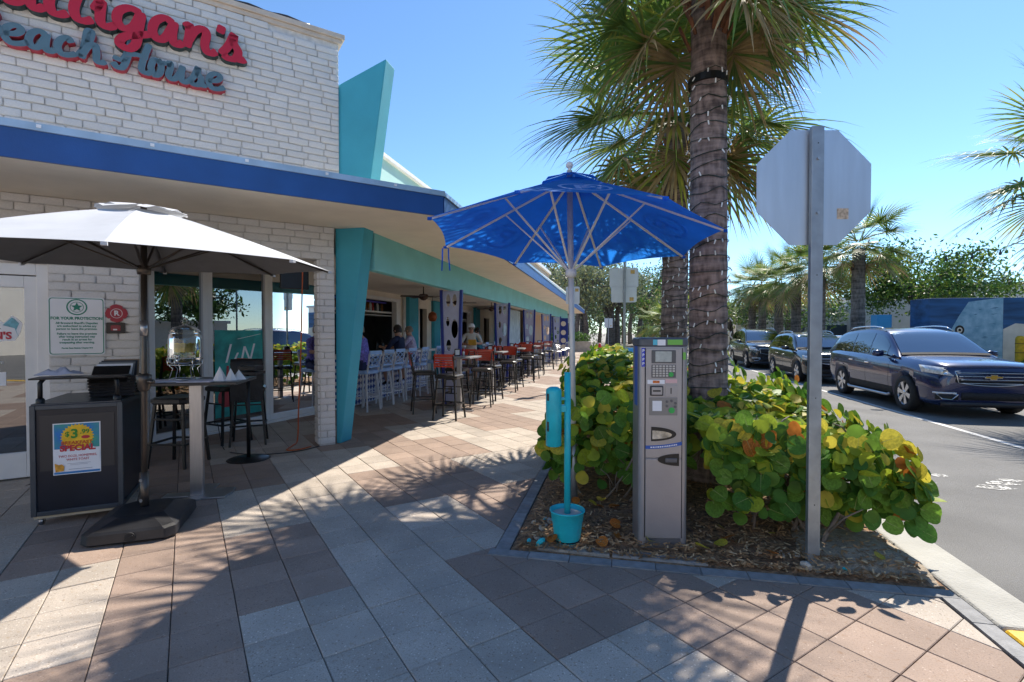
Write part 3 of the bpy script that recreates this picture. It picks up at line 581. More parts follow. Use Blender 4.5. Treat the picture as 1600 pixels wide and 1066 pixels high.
# ------------------------------------------------------------------ umbrellas
def umbrella(name, label, loc, rz, tilt, R0, zr, za, fabric, polem, ribm, pole_r, lean, n=8, ph=0., vent=.2, power=1.0, finial=True, sag=.03, strut_z=None, shade_sheet=None):
    t = thing(name, label, 'umbrella', loc, rz)
    lx, ly = lean
    def pole(z): return Vector((lx * z, ly * z, z))
    top = pole(za); TM = Matrix.Translation(pole(zr)) @ Euler((tilt[0], tilt[1], 0)).to_matrix().to_4x4()
    hz = za - zr
    def P(r, a, dz=0.): u = r / R0; return TM @ Vector((r * math.cos(a), r * math.sin(a), hz * (1 - u ** power) + dz))
    ang = [ph + 2 * math.pi * k / n for k in range(n + 1)]
    def sheet(r0, r1, a0, a1, kr, kq, dz, sg):
        rows = []
        for i in range(kr + 1):
            r = r0 + (r1 - r0) * i / kr; row = []
            for q in range(kq + 1):
                u = q / kq; c = 4 * u * (1 - u); p = P(r, a0, dz).lerp(P(r, a1, dz), u); w = (r / R0)
                p = p + Vector((0, 0, -sg * c * (1 - abs(2 * w - 1)) * .9)) - (p - P(0, 0)).normalized() * (sg * 1.2 * c * (i == kr))
                row.append(p)
            rows.append(row)
        return rows
    for k in range(n):
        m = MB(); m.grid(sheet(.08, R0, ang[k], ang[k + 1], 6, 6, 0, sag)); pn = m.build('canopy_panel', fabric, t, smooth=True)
        if shade_sheet: m = MB(); m.grid(sheet(.08, R0 - .012, ang[k], ang[k + 1], 6, 6, -.006, sag)); m.build('shade_sheet', shade_sheet, pn, smooth=True)  # added dark sheet: shade under the canopy put into its grey
    m = MB()
    for k in range(n):
        rows = sheet(.0, vent * 1.35, ang[k], ang[k + 1], 3, 4, .035, -.02)
        rows = [[p + Vector((0, 0, .012 * math.sin(3.1 * k + 2 * j) * (i / 3))) for j, p in enumerate(r)] for i, r in enumerate(rows)]; m.grid(rows)
    m.build('vent_cap', fabric, t, smooth=True)
    hub = pole(strut_z if strut_z else zr + .02)
    for k in range(n):
        m = MB(); m.bar(P(.05, ang[k], -.02), P(R0 - .015, ang[k], -.014), .02, .014); rb = m.build('rib', ribm, t)
        m = MB(); m.bar(hub, P(R0 * .5, ang[k], -.025), .016, .012); m.build('strut', ribm, rb)
        m = MB(); e = P(R0, ang[k], -.012); m.box(e.x, e.y, e.z, .03, .03, .02, rz=ang[k]); m.build('rib_end_pocket', fabric, rb)
    m = MB(); m.lathe([(0, -.035), (.045, -.035), (.05, 0), (.045, .035), (0, .035)], 14, tuple(hub)); m.build('runner', ribm, t, smooth=True)
    m = MB(); m.tube([pole(0), pole(za * .5), top + Vector((0, 0, .04))], pole_r, 14); m.build('pole', polem, t, smooth=True)
    if finial:
        m = MB(); c = top + Vector((0, 0, .075)); m.lathe([(0, -.035), (.014, -.035), (.014, -.02)] + [(.032 * math.sin(a), -.005 - .032 * math.cos(a) + .02) for a in [R(25 + 15.5 * i) for i in range(11)]], 14, tuple(c)); m.build('finial', WHITE, t, smooth=True)
    return t, P, ang, TM, pole
# blue parking umbrella
bu, BPt, bang, bTM, bpole = umbrella('patio_umbrella', 'blue octagonal umbrella with white P emblem over the parking machine', (-.372, 4.36, 0), 0, (R(-4.2), R(1.5)), 1.27, 2.36, 2.93, CANVASB, M('cream_pole', (.62, .6, .55), .4, .2, var=.1, vs=6), M('white_rib', (.72, .72, .7), .4), .026, (-.022, .055), ph=R(12 - 22.5 + 45 - 90 + 0), strut_z=2.05, sag=.03)
def on_panel(k, x, y, lift):
    """point on a flat umbrella panel k: y along its middle from the rim, x sideways"""
    a, b = BPt(1.27, bang[k]), BPt(1.27, bang[k + 1]); mid = (a + b) / 2; apex = BPt(.08, (bang[k] + bang[k + 1]) / 2); ex = (b - a).normalized(); ey = (apex - mid).normalized(); nz = ex.cross(ey)
    if nz.z < 0: nz = -nz
    return mid + ex * x + ey * y + nz * lift
PWH = M('print_white', (.45, .58, .86), .8, trans=.6)
for k in range(8):
    m = MB()
    for k2 in range(28):
        a0, a1 = 2 * math.pi * k2 / 28, 2 * math.pi * (k2 + 1) / 28
        m.add([on_panel(k, r * math.cos(a), .36 + r * math.sin(a), .003) for r in (.172, .2) for a in (a0, a1)], [(0, 1, 3, 2)])
    def seg(pts): m.add([on_panel(k, x, .36 + y, .003) for x, y in pts], [tuple(range(len(pts)))])
    seg([(-.075, -.11), (-.035, -.11), (-.035, .11), (-.075, .11)])
    for a0 in range(0, 10):
        q = [R(90 - 18 * a0), R(90 - 18 * (a0 + 1))]; seg([(.02 + .065 * math.cos(q[0]), .045 + .065 * math.sin(q[0])), (.02 + .065 * math.cos(q[1]), .045 + .065 * math.sin(q[1])), (.02 + .028 * math.cos(q[1]), .045 + .028 * math.sin(q[1])), (.02 + .028 * math.cos(q[0]), .045 + .028 * math.sin(q[0]))])
    seg([(-.035, .073), (.02, .073), (.02, .11), (-.035, .11)]); seg([(-.035, -.02), (.02, -.02), (.02, .017), (-.035, .017)])
    m.build('p_emblem', PWH, bu)
m = MB(); e = BPt(1.27, bang[5]);
for d in (-.03, .03): m.tube([e + Vector((d, 0, -.02)), e + Vector((d * 1.1, 0, -.12)), e + Vector((d * 1.4, .01, -.24))], .007, 5)
m.build('tie_strap', CANVASB, bu)
m = MB(); m.tube([(0, 0, 0), (-.022 * .72, .055 * .72, .72)], .029, 14); m.build('lower_sleeve', GALV, bu, smooth=True)
# white market umbrella with its ballast base
wu, WPt, wang, wTM, wpole = umbrella('market_umbrella', 'white market umbrella on black ballast base beside the black cart', (-3.68, 3.27, 0), 0, (R(2.0), R(1.6)), 1.4, 2.09, 2.5, CANVASW, BRONZE, BRONZE, .022, (0.0, 0.012), ph=R(41 - 45 * 3), vent=.22, power=1.25, finial=False, strut_z=2.02, sag=.02, shade_sheet=M('umbrella_shade_grey', (.16, .16, .165), .85, var=.06, vs=9))
m = MB(); m.lathe([(.024, 0), (.042, .02), (.05, .09), (.052, .13), (.03, .14)], 14, (0, .012, 1.06)); m.lathe([(.0, 0), (.018, 0), (.018, .05), (0, .05)], 10, (.05, 0, 1.14), axis='x'); m.build('crank_hub', BRONZE, wu, smooth=True)
m = MB(); m.tube([(0, .016, 1.5), (0, .018, 1.62)], .027, 14); m.build('joint_collar', STEEL, wu, smooth=True)
m = MB(); m.tube([(0, .002, .1), (0, .004, .42)], .031, 14); sl = m.build('stem_sleeve', BRONZE, wu, smooth=True)
for z in (.2, .36):
    m = MB(); m.lathe([(0, 0), (.014, 0), (.014, .03), (.008, .035), (0, .035)], 10, (.0, -.03, z), axis='y'); m.T = Matrix.Identity(4); m.build('knob', STEEL, sl)
def ring(w, d, c, z, n=0): return [(-w + c, -d, z), (w - c, -d, z), (w, -d + c, z), (w, d - c, z), (w - c, d, z), (-w + c, d, z), (-w, d - c, z), (-w, -d + c, z)]
m = MB(); L8 = [ring(.285, .355, .05, .012), ring(.295, .365, .06, .022), ring(.29, .36, .06, .085), ring(.27, .34, .06, .1), ring(.17, .2, .06, .15), ring(.15, .18, .05, .152)]
for a, b in zip(L8[:-1], L8[1:]): m.add(a + b, [(i, (i + 1) % 8, 8 + (i + 1) % 8, 8 + i) for i in range(8)])
m.add(L8[0], [tuple(range(8))[::-1]]); m.add(L8[-1], [tuple(range(8))])
bs = m.build('ballast_base', DKPL, wu, bevel=.012, seg=3, loc=(.03, -.03, 0), rz=R(32))
m = MB(); m.lathe([(0, 0), (.034, 0), (.034, .012), (0, .012)], 20, (.02, -.372, .052), axis='y'); m.box(.02, -.376, .052, .05, .008, .008, ry=R(-35)); m.build('filler_cap', RUBBER, bs)
for x in (-.2, .2):
    for y in (-.28, .28): m = MB(); m.lathe([(.0, 0), (.025, 0), (.025, .014), (0, .014)], 10, (x, y, 0)); m.build('foot', RUBBER, bs)

# ------------------------------------------------------------------ black service cart
ct = thing('service_cart', 'dark navy rolling service cart with perforated front and rail shelf', 'cart', (-4.49, 3.52, 0), R(38))
NAVY = M('cart_panel', (.012, .015, .026), .3, .3, var=.3, vs=3); FRAME = M('cart_frame', (.06, .07, .085), .4, .5, var=.1, vs=9)
w, d, z0, z1 = .275, .39, .085, .955
m = MB(); m.box(0, 0, .075, 2 * w + .01, 2 * d + .01, .022); m.build('bottom_board', M('plywood', (.45, .36, .24), .7, var=.15, vs=8), ct)
m = MB()
for x in (-w, w):
    for y in (-d, d): m.box(x, y, (z0 + z1) / 2, .036, .036, z1 - z0)
for z in (z0 + .018, z1 - .018):
    for y in (-d, d): m.box(0, y, z, 2 * w - .036, .034, .036)
    for x in (-w, w): m.box(x, 0, z, .034, 2 * d - .036, .036)
m.build('frame', FRAME, ct, bevel=.004)
for y in (-d + .004, d - .004): m = MB(); m.box(0, y, .52, 2 * w - .03, .012, z1 - z0 - .06); fp = m.build('panel', NAVY, ct)
for x in (-w + .004, w - .004): m = MB(); m.box(x, 0, .52, .012, 2 * d - .03, z1 - z0 - .06); m.build('panel', NAVY, ct)
def M_perf():
    m = bpy.data.materials.new('perforated'); m.use_nodes = True; N = m.node_tree.nodes; L = m.node_tree.links; p = N['Principled BSDF']; tc = N.new('ShaderNodeTexCoord'); sx = N.new('ShaderNodeSeparateXYZ'); L.new(tc.outputs['Object'], sx.inputs[0]); out = []
    for ax in (0, 2):
        a = N.new('ShaderNodeMath'); a.operation = 'MULTIPLY'; L.new(sx.outputs[ax], a.inputs[0]); a.inputs[1].default_value = 520; b = N.new('ShaderNodeMath'); b.operation = 'SINE'; L.new(a.outputs[0], b.inputs[0]); out.append(b)
    c = N.new('ShaderNodeMath'); c.operation = 'MULTIPLY'; L.new(out[0].outputs[0], c.inputs[0]); L.new(out[1].outputs[0], c.inputs[1]); r = N.new('ShaderNodeMapRange'); r.inputs[1].default_value = .1; r.inputs[2].default_value = .35; L.new(c.outputs[0], r.inputs[0])
    x = N.new('ShaderNodeMix'); x.data_type = 'RGBA'; L.new(r.outputs[0], x.inputs[0]); x.inputs[6].default_value = (.03, .028, .034, 1); x.inputs[7].default_value = (.006, .006, .007, 1); L.new(x.outputs[2], p.inputs['Base Color']); p.inputs['Roughness'].default_value = .4; return m
m = MB(); m.box(0, -d - .004, .655, 2 * w - .08, .006, .44); m.build('perforated_sheet', M_perf(), ct)
m = MB(); m.box(0, 0, z1 + .006, 2 * w + .02, 2 * d + .02, .014); m.build('top_board', GUN, ct, bevel=.004)
for y in (-d + .05,):
    for x in (-w + .03, w - .03): m = MB(); m.tube([(x, y, z1 + .01), (x, y, z1 + .17), (x + .015 * (1 if x < 0 else -1), y + .02, z1 + .2)], .016, 10); m.lathe([(.028, 0), (.028, .03), (.02, .04)], 12, (x, y, z1 + .012)); m.build('rail_post', BLACK, ct, smooth=True)
m = MB(); m.box(0, -d + .12, z1 + .205, 2 * w + .06, .22, .014); m.build('rail_shelf', BLACK, ct, bevel=.004)
for x in (-w + .03, w - .03):
    for y in (-d + .05, d - .05):
        m = MB(); m.lathe([(.012, -.012), (.034, -.012), (.036, 0), (.034, .012), (.012, .012)], 16, (x, y, .036), axis='x'); m.box(x, y, .06, .04, .03, .02); m.build('caster', M('caster_steel', (.25, .25, .27), .3, .8), ct)
m = MB(); m.add([(-w - .02, -d + .03, .35), (-w - .06, -d - .0, .33), (-w - .02, -d + .3, .3), (-w - .015, -d + .02, .9), (-w - .015, -d + .3, .9)], [(0, 1, 2), (0, 2, 4, 3)]); m.build('side_cloth', BLACK, ct)
# poster taped to the cart
ps = thing('breakfast_poster', 'colourful breakfast special poster taped to the cart front', 'poster', (-4.49, 3.52, 0), R(38))
PF = lambda x, z, o: frame_m((x, -d - .0085 - o, z), (1, 0, 0), (0, 0, 1))
px0, px1, pz0, pz1 = -.155, .145, .395, .805
def prect(m, x0, x1, za, zb, o): m.box((x0 + x1) / 2, -d - .008 - o, (za + zb) / 2, x1 - x0, .0008, zb - za)
m = MB(); prect(m, px0, px1, pz0, pz1, .0005); m.build('sheet', PAPER, ps)
m = MB(); prect(m, px0 + .008, px1 - .008, .60, pz1 - .008, .002); m.build('blue_ground', M('poster_blue', (.01, .16, .55), .5, var=.5, vs=9, col2=(.05, .35, .2)), ps)
m = MB(); prect(m, px0 + .006, px1 - .006, pz0 + .006, pz0 + .022, .002); m.build('blue_strip', M('poster_strip', (.02, .2, .5), .5), ps)
m = MB(); m.prism([(-.002 + (.108 if k % 2 else .094) * math.cos(k * math.pi / 28), .69 + (.108 if k % 2 else .094) * math.sin(k * math.pi / 28)) for k in range(56)], 0, .001, lambda x, y, z: (x, -d - .0112 - z, y)); m.build('yellow_sun', M('poster_yellow', (.85, .5, .01), .5, var=.15, vs=20), ps)
m = MB(); m.prism([(-.15, .55), (-.11, .595), (-.05, .58), (0, .6), (.06, .585), (.1, .605), (.139, .58), (.139, .5), (-.15, .5)], 0, .0006, lambda x, y, z: (x, -d - .0126 - z, y)); m.build('white_cloud', PAPER, ps)
m = MB(); m.prism([(-.14, .42), (-.09, .425), (-.085, .46), (-.1, .48), (-.12, .475), (-.145, .49)], 0, .0006, lambda x, y, z: (x, -d - .0136 - z, y)); m.build('orange_print', M('poster_orange', (.7, .32, .03), .5, var=.3, vs=40), ps)
PG = M('poster_green', (.03, .25, .02), .5)
text_mesh('$', .055, PG, 'lettering', ps, PF(-.065, .715, .0055), bold=.001); text_mesh('3', .1, PG, 'lettering', ps, PF(-.02, .715, .0055), bold=.003); text_mesh('.99', .05, PG, 'lettering', ps, PF(.045, .73, .0055), bold=.001)
m = MB(); m.prism([(.05 + .028 * math.cos(k * .52), .687 + .014 * math.sin(k * .52)) for k in range(12)], 0, .0006, lambda x, y, z: (x, -d - .0125 - z, y)); m.build('red_badge', RED, ps)
text_mesh('BREAKFAST', .038, M('poster_orange_red', (.55, .08, .01), .5), 'lettering', ps, PF(-.005, .645, .0055), bold=.001); text_mesh('SPECIAL', .062, RED, 'lettering', ps, PF(.0, .602, .0058), bold=.003)
text_mesh('TWO EGGS, HOMEFRIES,', .026, RED, 'lettering', ps, PF(0, .54, .0055), sx=.85); text_mesh('WHITE TOAST', .026, RED, 'lettering', ps, PF(0, .512, .0055), sx=.85)
GREYT = M('poster_grey', (.4, .4, .45), .6)
m = MB(); prect(m, -.07, .08, .478, .481, .003); prect(m, -.05, .06, .468, .471, .003); prect(m, -.06, .09, .432, .436, .003); m.build('fine_print', GREYT, ps)
# basket of menus and a cloth on the cart
bk = thing('menu_basket', 'black wicker basket holding menus on the service cart', 'basket', (-4.36, 3.62, .975), R(38))
m = MB()
for k in range(7): z = k * .026; s_ = 1 + k * .012; pts = [(x * s_, y * s_, z + .01) for x, y in ((-.15, -.12), (.15, -.12), (.15, .12), (-.15, .12), (-.15, -.12))]; m.tube(pts, .013, 6)
m.box(0, 0, .012, .28, .22, .012); m.build('weave', DKPL, bk)
for k in range(5):
    m = MB(); m.box(-.02 + k * .012, -.08 + k * .035, .19 + k * .006, .26, .006, .2, rx=R(-50 + k * 9)); m.build('menu', [BLACK, PAPER, M('menu_grey', (.2, .21, .22), .5), GUN, M('menu_wood', (.24, .17, .11), .5)][k], bk)
m = MB(); random.seed(4); rows = []
for i in range(9):
    rows.append([(-.15 + .3 * j / 8, -.07 + .15 * i / 8, .008 + .055 * math.sin(math.pi * i / 8) * math.sin(math.pi * j / 8) * (.7 + .5 * math.sin(j * 2.3 + i)) + random.uniform(0, .012)) for j in range(9)])
m.grid(rows); cl = m.build('folded_cloth', M('cloth_lavender', (.62, .64, .78), .8, var=.06, vs=20), smooth=True); cl.location = (-4.53, 3.02 + .27, .955 + .213); cl.rotation_euler = (0, 0, R(38)); tag(cl, 'crumpled pale lavender cloth on the rail of the service cart', 'cloth')
# ------------------------------------------------------------------ silver pedestal table and what stands on it
ht = thing('pedestal_table', 'brushed steel high table with black top and flat cross base', 'table', (-3.86, 4.0, 0), R(24))
m = MB(); m.box(0, -.06, .53, .105, .06, 1.04); m.build('post', STEEL, ht, bevel=.004)
m = MB(); m.box(0, -.03, .008, .58, .13, .016); m.box(0, 0.05, .0075, .14, .5, .015); m.box(.16, -.03, .009, .22, .3, .016); m.build('base_plate', STEEL, ht, bevel=.003)
m = MB(); m.box(0, .1, 1.06, .78, .62, .028); m.build('top', M('table_top_black', (.02, .022, .028), .3, var=.3, vs=5), ht, bevel=.005)
for k, (x, y, a, lab) in enumerate([(-.24, -.02, .05, 'sheet of paper lying under the drink dispenser'), (.03, -.08, -.04, 'sheet of paper lying in the middle of the steel table')]):
    m = MB(); m.box(0, 0, 0, .34 if k == 0 else .28, .24, .006); o = m.build('paper_sheet', M('paper_lavender', (.62, .64, .78), .6, var=.08, vs=30)); o.location = Matrix.Rotation(R(24), 3, 'Z') @ Vector((x, y, 0)) + Vector((-3.86, 4.0, 1.0785)); o.rotation_euler = (0, 0, R(24) + a); tag(o, lab, 'paper')
jr = thing('drink_dispenser', 'glass drink dispenser jar with lemon slices on a wire stand', 'dispenser', Matrix.Rotation(R(24), 3, 'Z') @ Vector((-.16, .12, 0)) + Vector((-3.86, 4.0, 1.083)), R(24))
m = MB()
for a in range(6):
    q = R(60 * a + 15); m.tube([(.13 * math.cos(q), .13 * math.sin(q), 0), (.1 * math.cos(q), .1 * math.sin(q), .1), (.14 * math.cos(q), .14 * math.sin(q), .14), (.145 * math.cos(q), .145 * math.sin(q), .2)], .004, 6)
for z, r in ((.003, .13), (.138, .14), (.2, .147)): m.tube([(r * math.cos(k * math.pi / 14), r * math.sin(k * math.pi / 14), z) for k in range(29)], .004, 6)
m.build('wire_stand', CHROME, jr, smooth=True)
m = MB(); m.lathe([(0, .145), (.11, .145), (.135, .165), (.14, .21), (.138, .38), (.13, .425), (.118, .435), (.125, .445)], 24); m.build('jar', JAR, jr, smooth=True)
m = MB(); m.lathe([(.132, .447), (.13, .455), (.1, .49), (.03, .51), (.018, .515), (.02, .53), (.035, .545), (.035, .56), (.02, .578), (0, .58)], 24); m.build('lid', JAR, jr, smooth=True)
m = MB(); m.lathe([(0, .152), (.12, .155), (.132, .2), (.131, .335), (0, .336)], 22); m.build('water', M_glass('water', (.93, .96, .95), .0), jr, smooth=True)
for k in range(6): m = MB(); q = R(200 + k * 28); m.lathe([(0, -.004), (.046, -.004), (.046, .004), (0, .004)], 14, (0, 0, 0), axis='y'); o = m.build('lemon_slice', M('lemon', (.8, .55, .05), .5, var=.2, vs=30), jr); o.location = (.1 * math.cos(q), .1 * math.sin(q), .3); o.rotation_euler = (.2, 0, q + 1.57 + .3)
m = MB(); m.tube([(0, -.14, .19), (0, -.175, .19)], .014, 10); m.tube([(0, -.172, .21), (0, -.172, .155)], .011, 10); m.box(0, -.172, .225, .035, .012, .02); m.build('tap', CHROME, jr, smooth=True)
for k, (x, y) in enumerate([(.2, -.06), (.28, -.02), (.33, .05)]):
    m = MB(); h = .135 - .02 * k; m.add([(-.05, -.045, 0), (.05, -.045, 0), (.055, .04, 0), (-.04, .05, 0), (0, 0, h), (.0, -.06, .0)], [(0, 5, 4), (5, 1, 4), (1, 2, 4), (2, 3, 4), (3, 0, 4), (0, 3, 2, 1, 5)]); o = m.build('folded_napkin', PAPER); o.location = Matrix.Rotation(R(24), 3, 'Z') @ Vector((x, y, 0)) + Vector((-3.86, 4.0, 1.075)); o.rotation_euler = (0, 0, R(24 + 20 * k)); tag(o, ['tallest of three peaked white napkins on the steel table', 'middle one of three peaked white napkins on the steel table', 'smallest of three peaked white napkins at the table edge'][k], 'napkin', 'peaked napkins on the steel table')

# ------------------------------------------------------------------ bar stools
def bar_stool(name, label, seatm, legm, backm, style, group=None):
    t = thing(name, label, 'bar stool', (0, 0, 0), 0, group)          # faces local +Y, back at -Y
    sh = .75
    for sx in (-1, 1):
        for sy in (-1, 1):
            m = MB(); top = (sx * .16, sy * .155, sh - .03); m.bar((sx * .215, sy * .215, 0), top, .027, .027); m.build('leg', legm, t)
    m = MB(); z = .27; k = .205
    for a, b in (((-k, -k, z), (k, -k, z)), ((k, -k, z), (k, k, z)), ((k, k, z), (-k, k, z)), ((-k, k, z), (-k, -k, z))): m.bar(a, b, .022)
    m.build('foot_ring', legm, t)
    if style != 'blue':
        m = MB(); z = .55; k = .178
        for a, b in (((-k, -k, z), (k, -k, z)), ((k, k, z), (-k, k, z))): m = MB(); m.bar(a, b, .018); m.build('stretcher', legm, t)
    m = MB()
    for a, b in zip([rr(.2, .2, .05, sh - .03), rr(.21, .21, .05, sh - .015), rr(.21, .21, .05, sh + .02), rr(.185, .185, .05, sh + .04)][:-1], [rr(.2, .2, .05, sh - .03), rr(.21, .21, .05, sh - .015), rr(.21, .21, .05, sh + .02), rr(.185, .185, .05, sh + .04)][1:]): m.add(a + b, [(i, (i + 1) % 8, 8 + (i + 1) % 8, 8 + i) for i in range(8)])
    m.add(rr(.185, .185, .05, sh + .04), [tuple(range(8))]); m.add(rr(.2, .2, .05, sh - .03), [tuple(range(8))[::-1]]); m.build('seat', seatm, t, smooth=False, bevel=.006)
    for sx in (-1, 1): m = MB(); m.bar((sx * .165, -.18, sh - .02), (sx * .185, -.255, 1.12), .024, .03); m.build('back_post', legm, t)
    if style == 'red':
        m = MB()
        for i in range(5): z = .925 + i * .043; y = -.225 - .03 * i / 4; m.grid([[(x, y - .02 * math.cos(x * 7) + .004 * s_, zz) for x in [-.165 + .33 * q / 8 for q in range(9)]] for zz, s_ in ((z, 0), (z + .03, 0))]); m.grid([[(x, y - .02 * math.cos(x * 7) - .012, zz) for x in [-.165 + .33 * q / 8 for q in range(9)]] for zz in (z, z + .03)])
        for x in (-.17, .17): m.box(x, -.243, 1.02, .02, .02, .24)
        m.box(0, -.272, 1.135, .33, .016, .03); m.build('slatted_back', backm, t)
    elif style == 'blue':
        m = MB(); m.box(0, -.262, 1.135, .37, .02, .07); m.build('top_rail', backm, t, bevel=.004); m = MB(); m.box(0, -.225, .86, .34, .018, .035); m.build('lower_rail', backm, t, bevel=.004)
        m = MB()
        for sx in (-1, 1):
            m.bar((sx * .16, -.229, .875), (-sx * .16, -.257, 1.1), .016, .012); m.bar((0, -.229, .875), (sx * .165, -.243, .99), .014, .012); m.bar((sx * .165, -.243, .99), (0, -.257, 1.1), .014, .012)
        m.build('lattice', backm, t)
    else:
        m = MB(); m.box(0, -.245, 1.03, .35, .045, .24, rx=R(-10)); m.build('padded_back', seatm, t, bevel=.02, seg=3)
    return t
def rr(w, d, c, z): return [(-w + c, -d, z), (w - c, -d, z), (w, -d + c, z), (w, d - c, z), (w - c, d, z), (-w + c, d, z), (-w, d - c, z), (-w, -d + c, z)]
VINYL = M('black_vinyl', (.018, .018, .02), .33, var=.3, vs=9)
s1 = bar_stool('bar_stool', 'black bar stool with padded back behind the drink dispenser table', VINYL, BLACK, VINYL, 'black')
place(s1, (-4.97, 4.86, 0), R(190))
for ch in list(s1.children):
    if ch.name.startswith(('padded_back', 'back_post')): bpy.data.objects.remove(ch)
s1['label'] = 'backless black bar stool behind the steel table by the window'
red0 = bar_stool('bar_stool', 'red', VINYL, BLACK, REDST, 'red', 'red backed bar stools')
place(red0, (-5.35, 6.02, 0), R(165), 'red slat-backed bar stool against the window beside the guitar banner')
jk = MB(); random.seed(9)
rows = [[(x, y + .012 * math.sin(x * 40 + z * 9), z) for x in [-.19 + .38 * q / 8 for q in range(9)]] for y, z in ((-.3, .62), (-.305, .8), (-.3, 1.0), (-.295, 1.14), (-.262, 1.175), (-.225, 1.13), (-.205, .95), (-.2, .82))]
jk.grid(rows); st3 = bar_stool('bar_stool', 'black bar stool with a dark jacket draped over its back', VINYL, BLACK, VINYL, 'black'); place(st3, (-4.98, 6.0, 0), R(35))
jo = jk.build('draped_jacket', M('jacket_black', (.012, .012, .014), .55, var=.4, vs=14, bump=.4, bs=25), smooth=True); jo.location = (-4.98, 6.0, 0); jo.rotation_euler = (0, 0, R(35)); tag(jo, 'dark jacket draped over the back of a black stool', 'jacket')
pt = thing('round_base_table', 'small black high table on a round flat base near the brick pier', 'table', (-4.36, 5.24, 0))
m = MB(); m.lathe([(0, .03), (.05, .026), (.22, .012), (.24, .004), (.24, 0)], 32); m.build('base', BLACK, pt, smooth=True); m = MB(); m.tube([(0, 0, .02), (0, 0, 1.02)], .022, 12); m.build('post', BLACK, pt, smooth=True); m = MB(); m.box(.02, .02, 1.04, .24, .3, .035, rz=.3); m.box(.02, .02, 1.1, .2, .24, .05, rz=.3); m.build('top', DKPL, pt, bevel=.008)

# ------------------------------------------------------------------ parking machine
pk = thing('parking_meter', 'grey steel parking pay station with keypad, screen and blue band', 'parking meter', (.285, 3.735, 0), R(9))
METAL = M('meter_grey', (.34, .33, .345), .38, .55, var=.06, vs=5, bump=.05, bs=60); METD = M('meter_dark', (.12, .12, .13), .45, .3)
def rpoly(w, d, r, k=4): return [(cx + r * math.cos(a), cy + r * math.sin(a)) for cx, cy, a0 in ((w - r, d - r, 0), (-w + r, d - r, 90), (-w + r, -d + r, 180), (w - r, -d + r, 270)) for a in [R(a0 + 90 * i / k) for i in range(k + 1)]]
m = MB(); m.prism(rpoly(.168, .125, .035, 6), .045, 1.43); m.build('body', METAL, pk, bevel=.003)
m = MB(); m.prism(rpoly(.16, .118, .03, 6), .02, .047); m.build('plinth', METD, pk)
m = MB(); m.prism(rpoly(.172, .13, .036, 6), 1.43, 1.49); m.build('cap', M('meter_cap', (.1, .11, .13), .4, .2, var=.2, vs=10), pk, bevel=.012, seg=3)
YF = -.1255
def fbox(m, x0, x1, z0, z1, o0, o1): m.box((x0 + x1) / 2, YF - (o0 + o1) / 2, (z0 + z1) / 2, x1 - x0, o1 - o0, z1 - z0)
m = MB(); fbox(m, -.123, .123, .66, 1.42, 0, .008); m.build('upper_door', METAL, pk, bevel=.003)
m = MB(); fbox(m, -.123, .123, .1, .652, 0, .008); m.build('lower_door', METAL, pk, bevel=.003)
m = MB(); fbox(m, -.118, .12, .05, .095, 0, .006); m.build('kick_strip', METD, pk)
m = MB()
for x in (-.1265, .1265): fbox(m, x - .0025, x + .0025, .1, 1.42, .0, .002)
m.build('door_gap', RUBBER, pk)
m = MB(); fbox(m, -.085, .08, 1.315, 1.405, .008, .014); scn = m.build('screen_bezel', M('bezel', (.1, .1, .105), .4), pk, bevel=.004)
m = MB(); fbox(m, -.06, .05, 1.325, 1.397, .014, .0155); m.build('screen', M('lcd', (.42, .45, .42), .2, var=.12, vs=40), scn)
m = MB(); fbox(m, -.085, .08, 1.215, 1.305, .008, .011); kp = m.build('keypad', METD, pk)
m = MB()
for i in range(7):
    for j2 in range(5):
        if not (i >= 5 and j2 <= 1): x = -.078 + i * .0225; z = 1.223 + j2 * .0165; fbox(m, x, x + .016, z, z + .0115, .011, .0145)
m.build('keys', M('key_steel', (.45, .45, .46), .35, .6), kp)
GBTN = M('green_button', (.03, .4, .08), .35)
def disc(m, x, z, r, o0, o1): m.lathe([(0, -o0), (r, -o0), (r, -o1), (0, -o1)], 18, (x, YF, z), axis='y')
m = MB(); disc(m, .047, 1.238, .0165, .011, .017); m.build('button', GBTN, kp)
m = MB(); fbox(m, -.112, .005, 1.172, 1.2, .008, .0095); m.build('white_sticker', PAPER, pk)
m = MB(); fbox(m, -.076, -.03, 1.177, 1.195, .0097, .0105); m.build('card_print', M('card_orange', (.6, .15, .03), .5, var=.6, vs=90), pk)
m = MB(); fbox(m, .01, .09, 1.178, 1.205, .008, .0095); m.build('pink_sticker', M('pink_sticker', (.7, .45, .45), .5), pk)
m = MB(); fbox(m, -.095, -.005, 1.09, 1.16, .008, .02); cs = m.build('card_reader', M('reader_dark', (.05, .05, .055), .4), pk, bevel=.006)
m = MB(); fbox(m, -.085, -.015, 1.1, 1.15, .02, .022); m.build('reader_face', METAL, cs); m = MB(); fbox(m, -.078, -.025, 1.12, 1.13, .0222, .0235); m.build('slot', BLACK, cs)
m = MB(); fbox(m, .01, .09, 1.085, 1.165, .008, .011); cn = m.build('coin_plate', METAL, pk, bevel=.002); m = MB(); fbox(m, .045, .051, 1.105, 1.145, .011, .0125); m.build('coin_slot', BLACK, cn)
m = MB(); fbox(m, -.1, .092, .955, 1.078, .008, .011); pp = m.build('button_plate', M('plate_grey', (.22, .22, .225), .4, .5), pk, bevel=.003)
m = MB(); fbox(m, -.078, -.015, .985, 1.055, .011, .013); m.build('info_label', PAPER, pp)
m = MB(); disc(m, .052, .99, .02, .011, .017); m.build('green_button', GBTN, pp)
m = MB()
for x, z in ((.02, 1.05), (.052, 1.055), (.078, 1.04), (.02, 1.02), (.076, 1.015)): disc(m, x, z, .009, .011, .016)
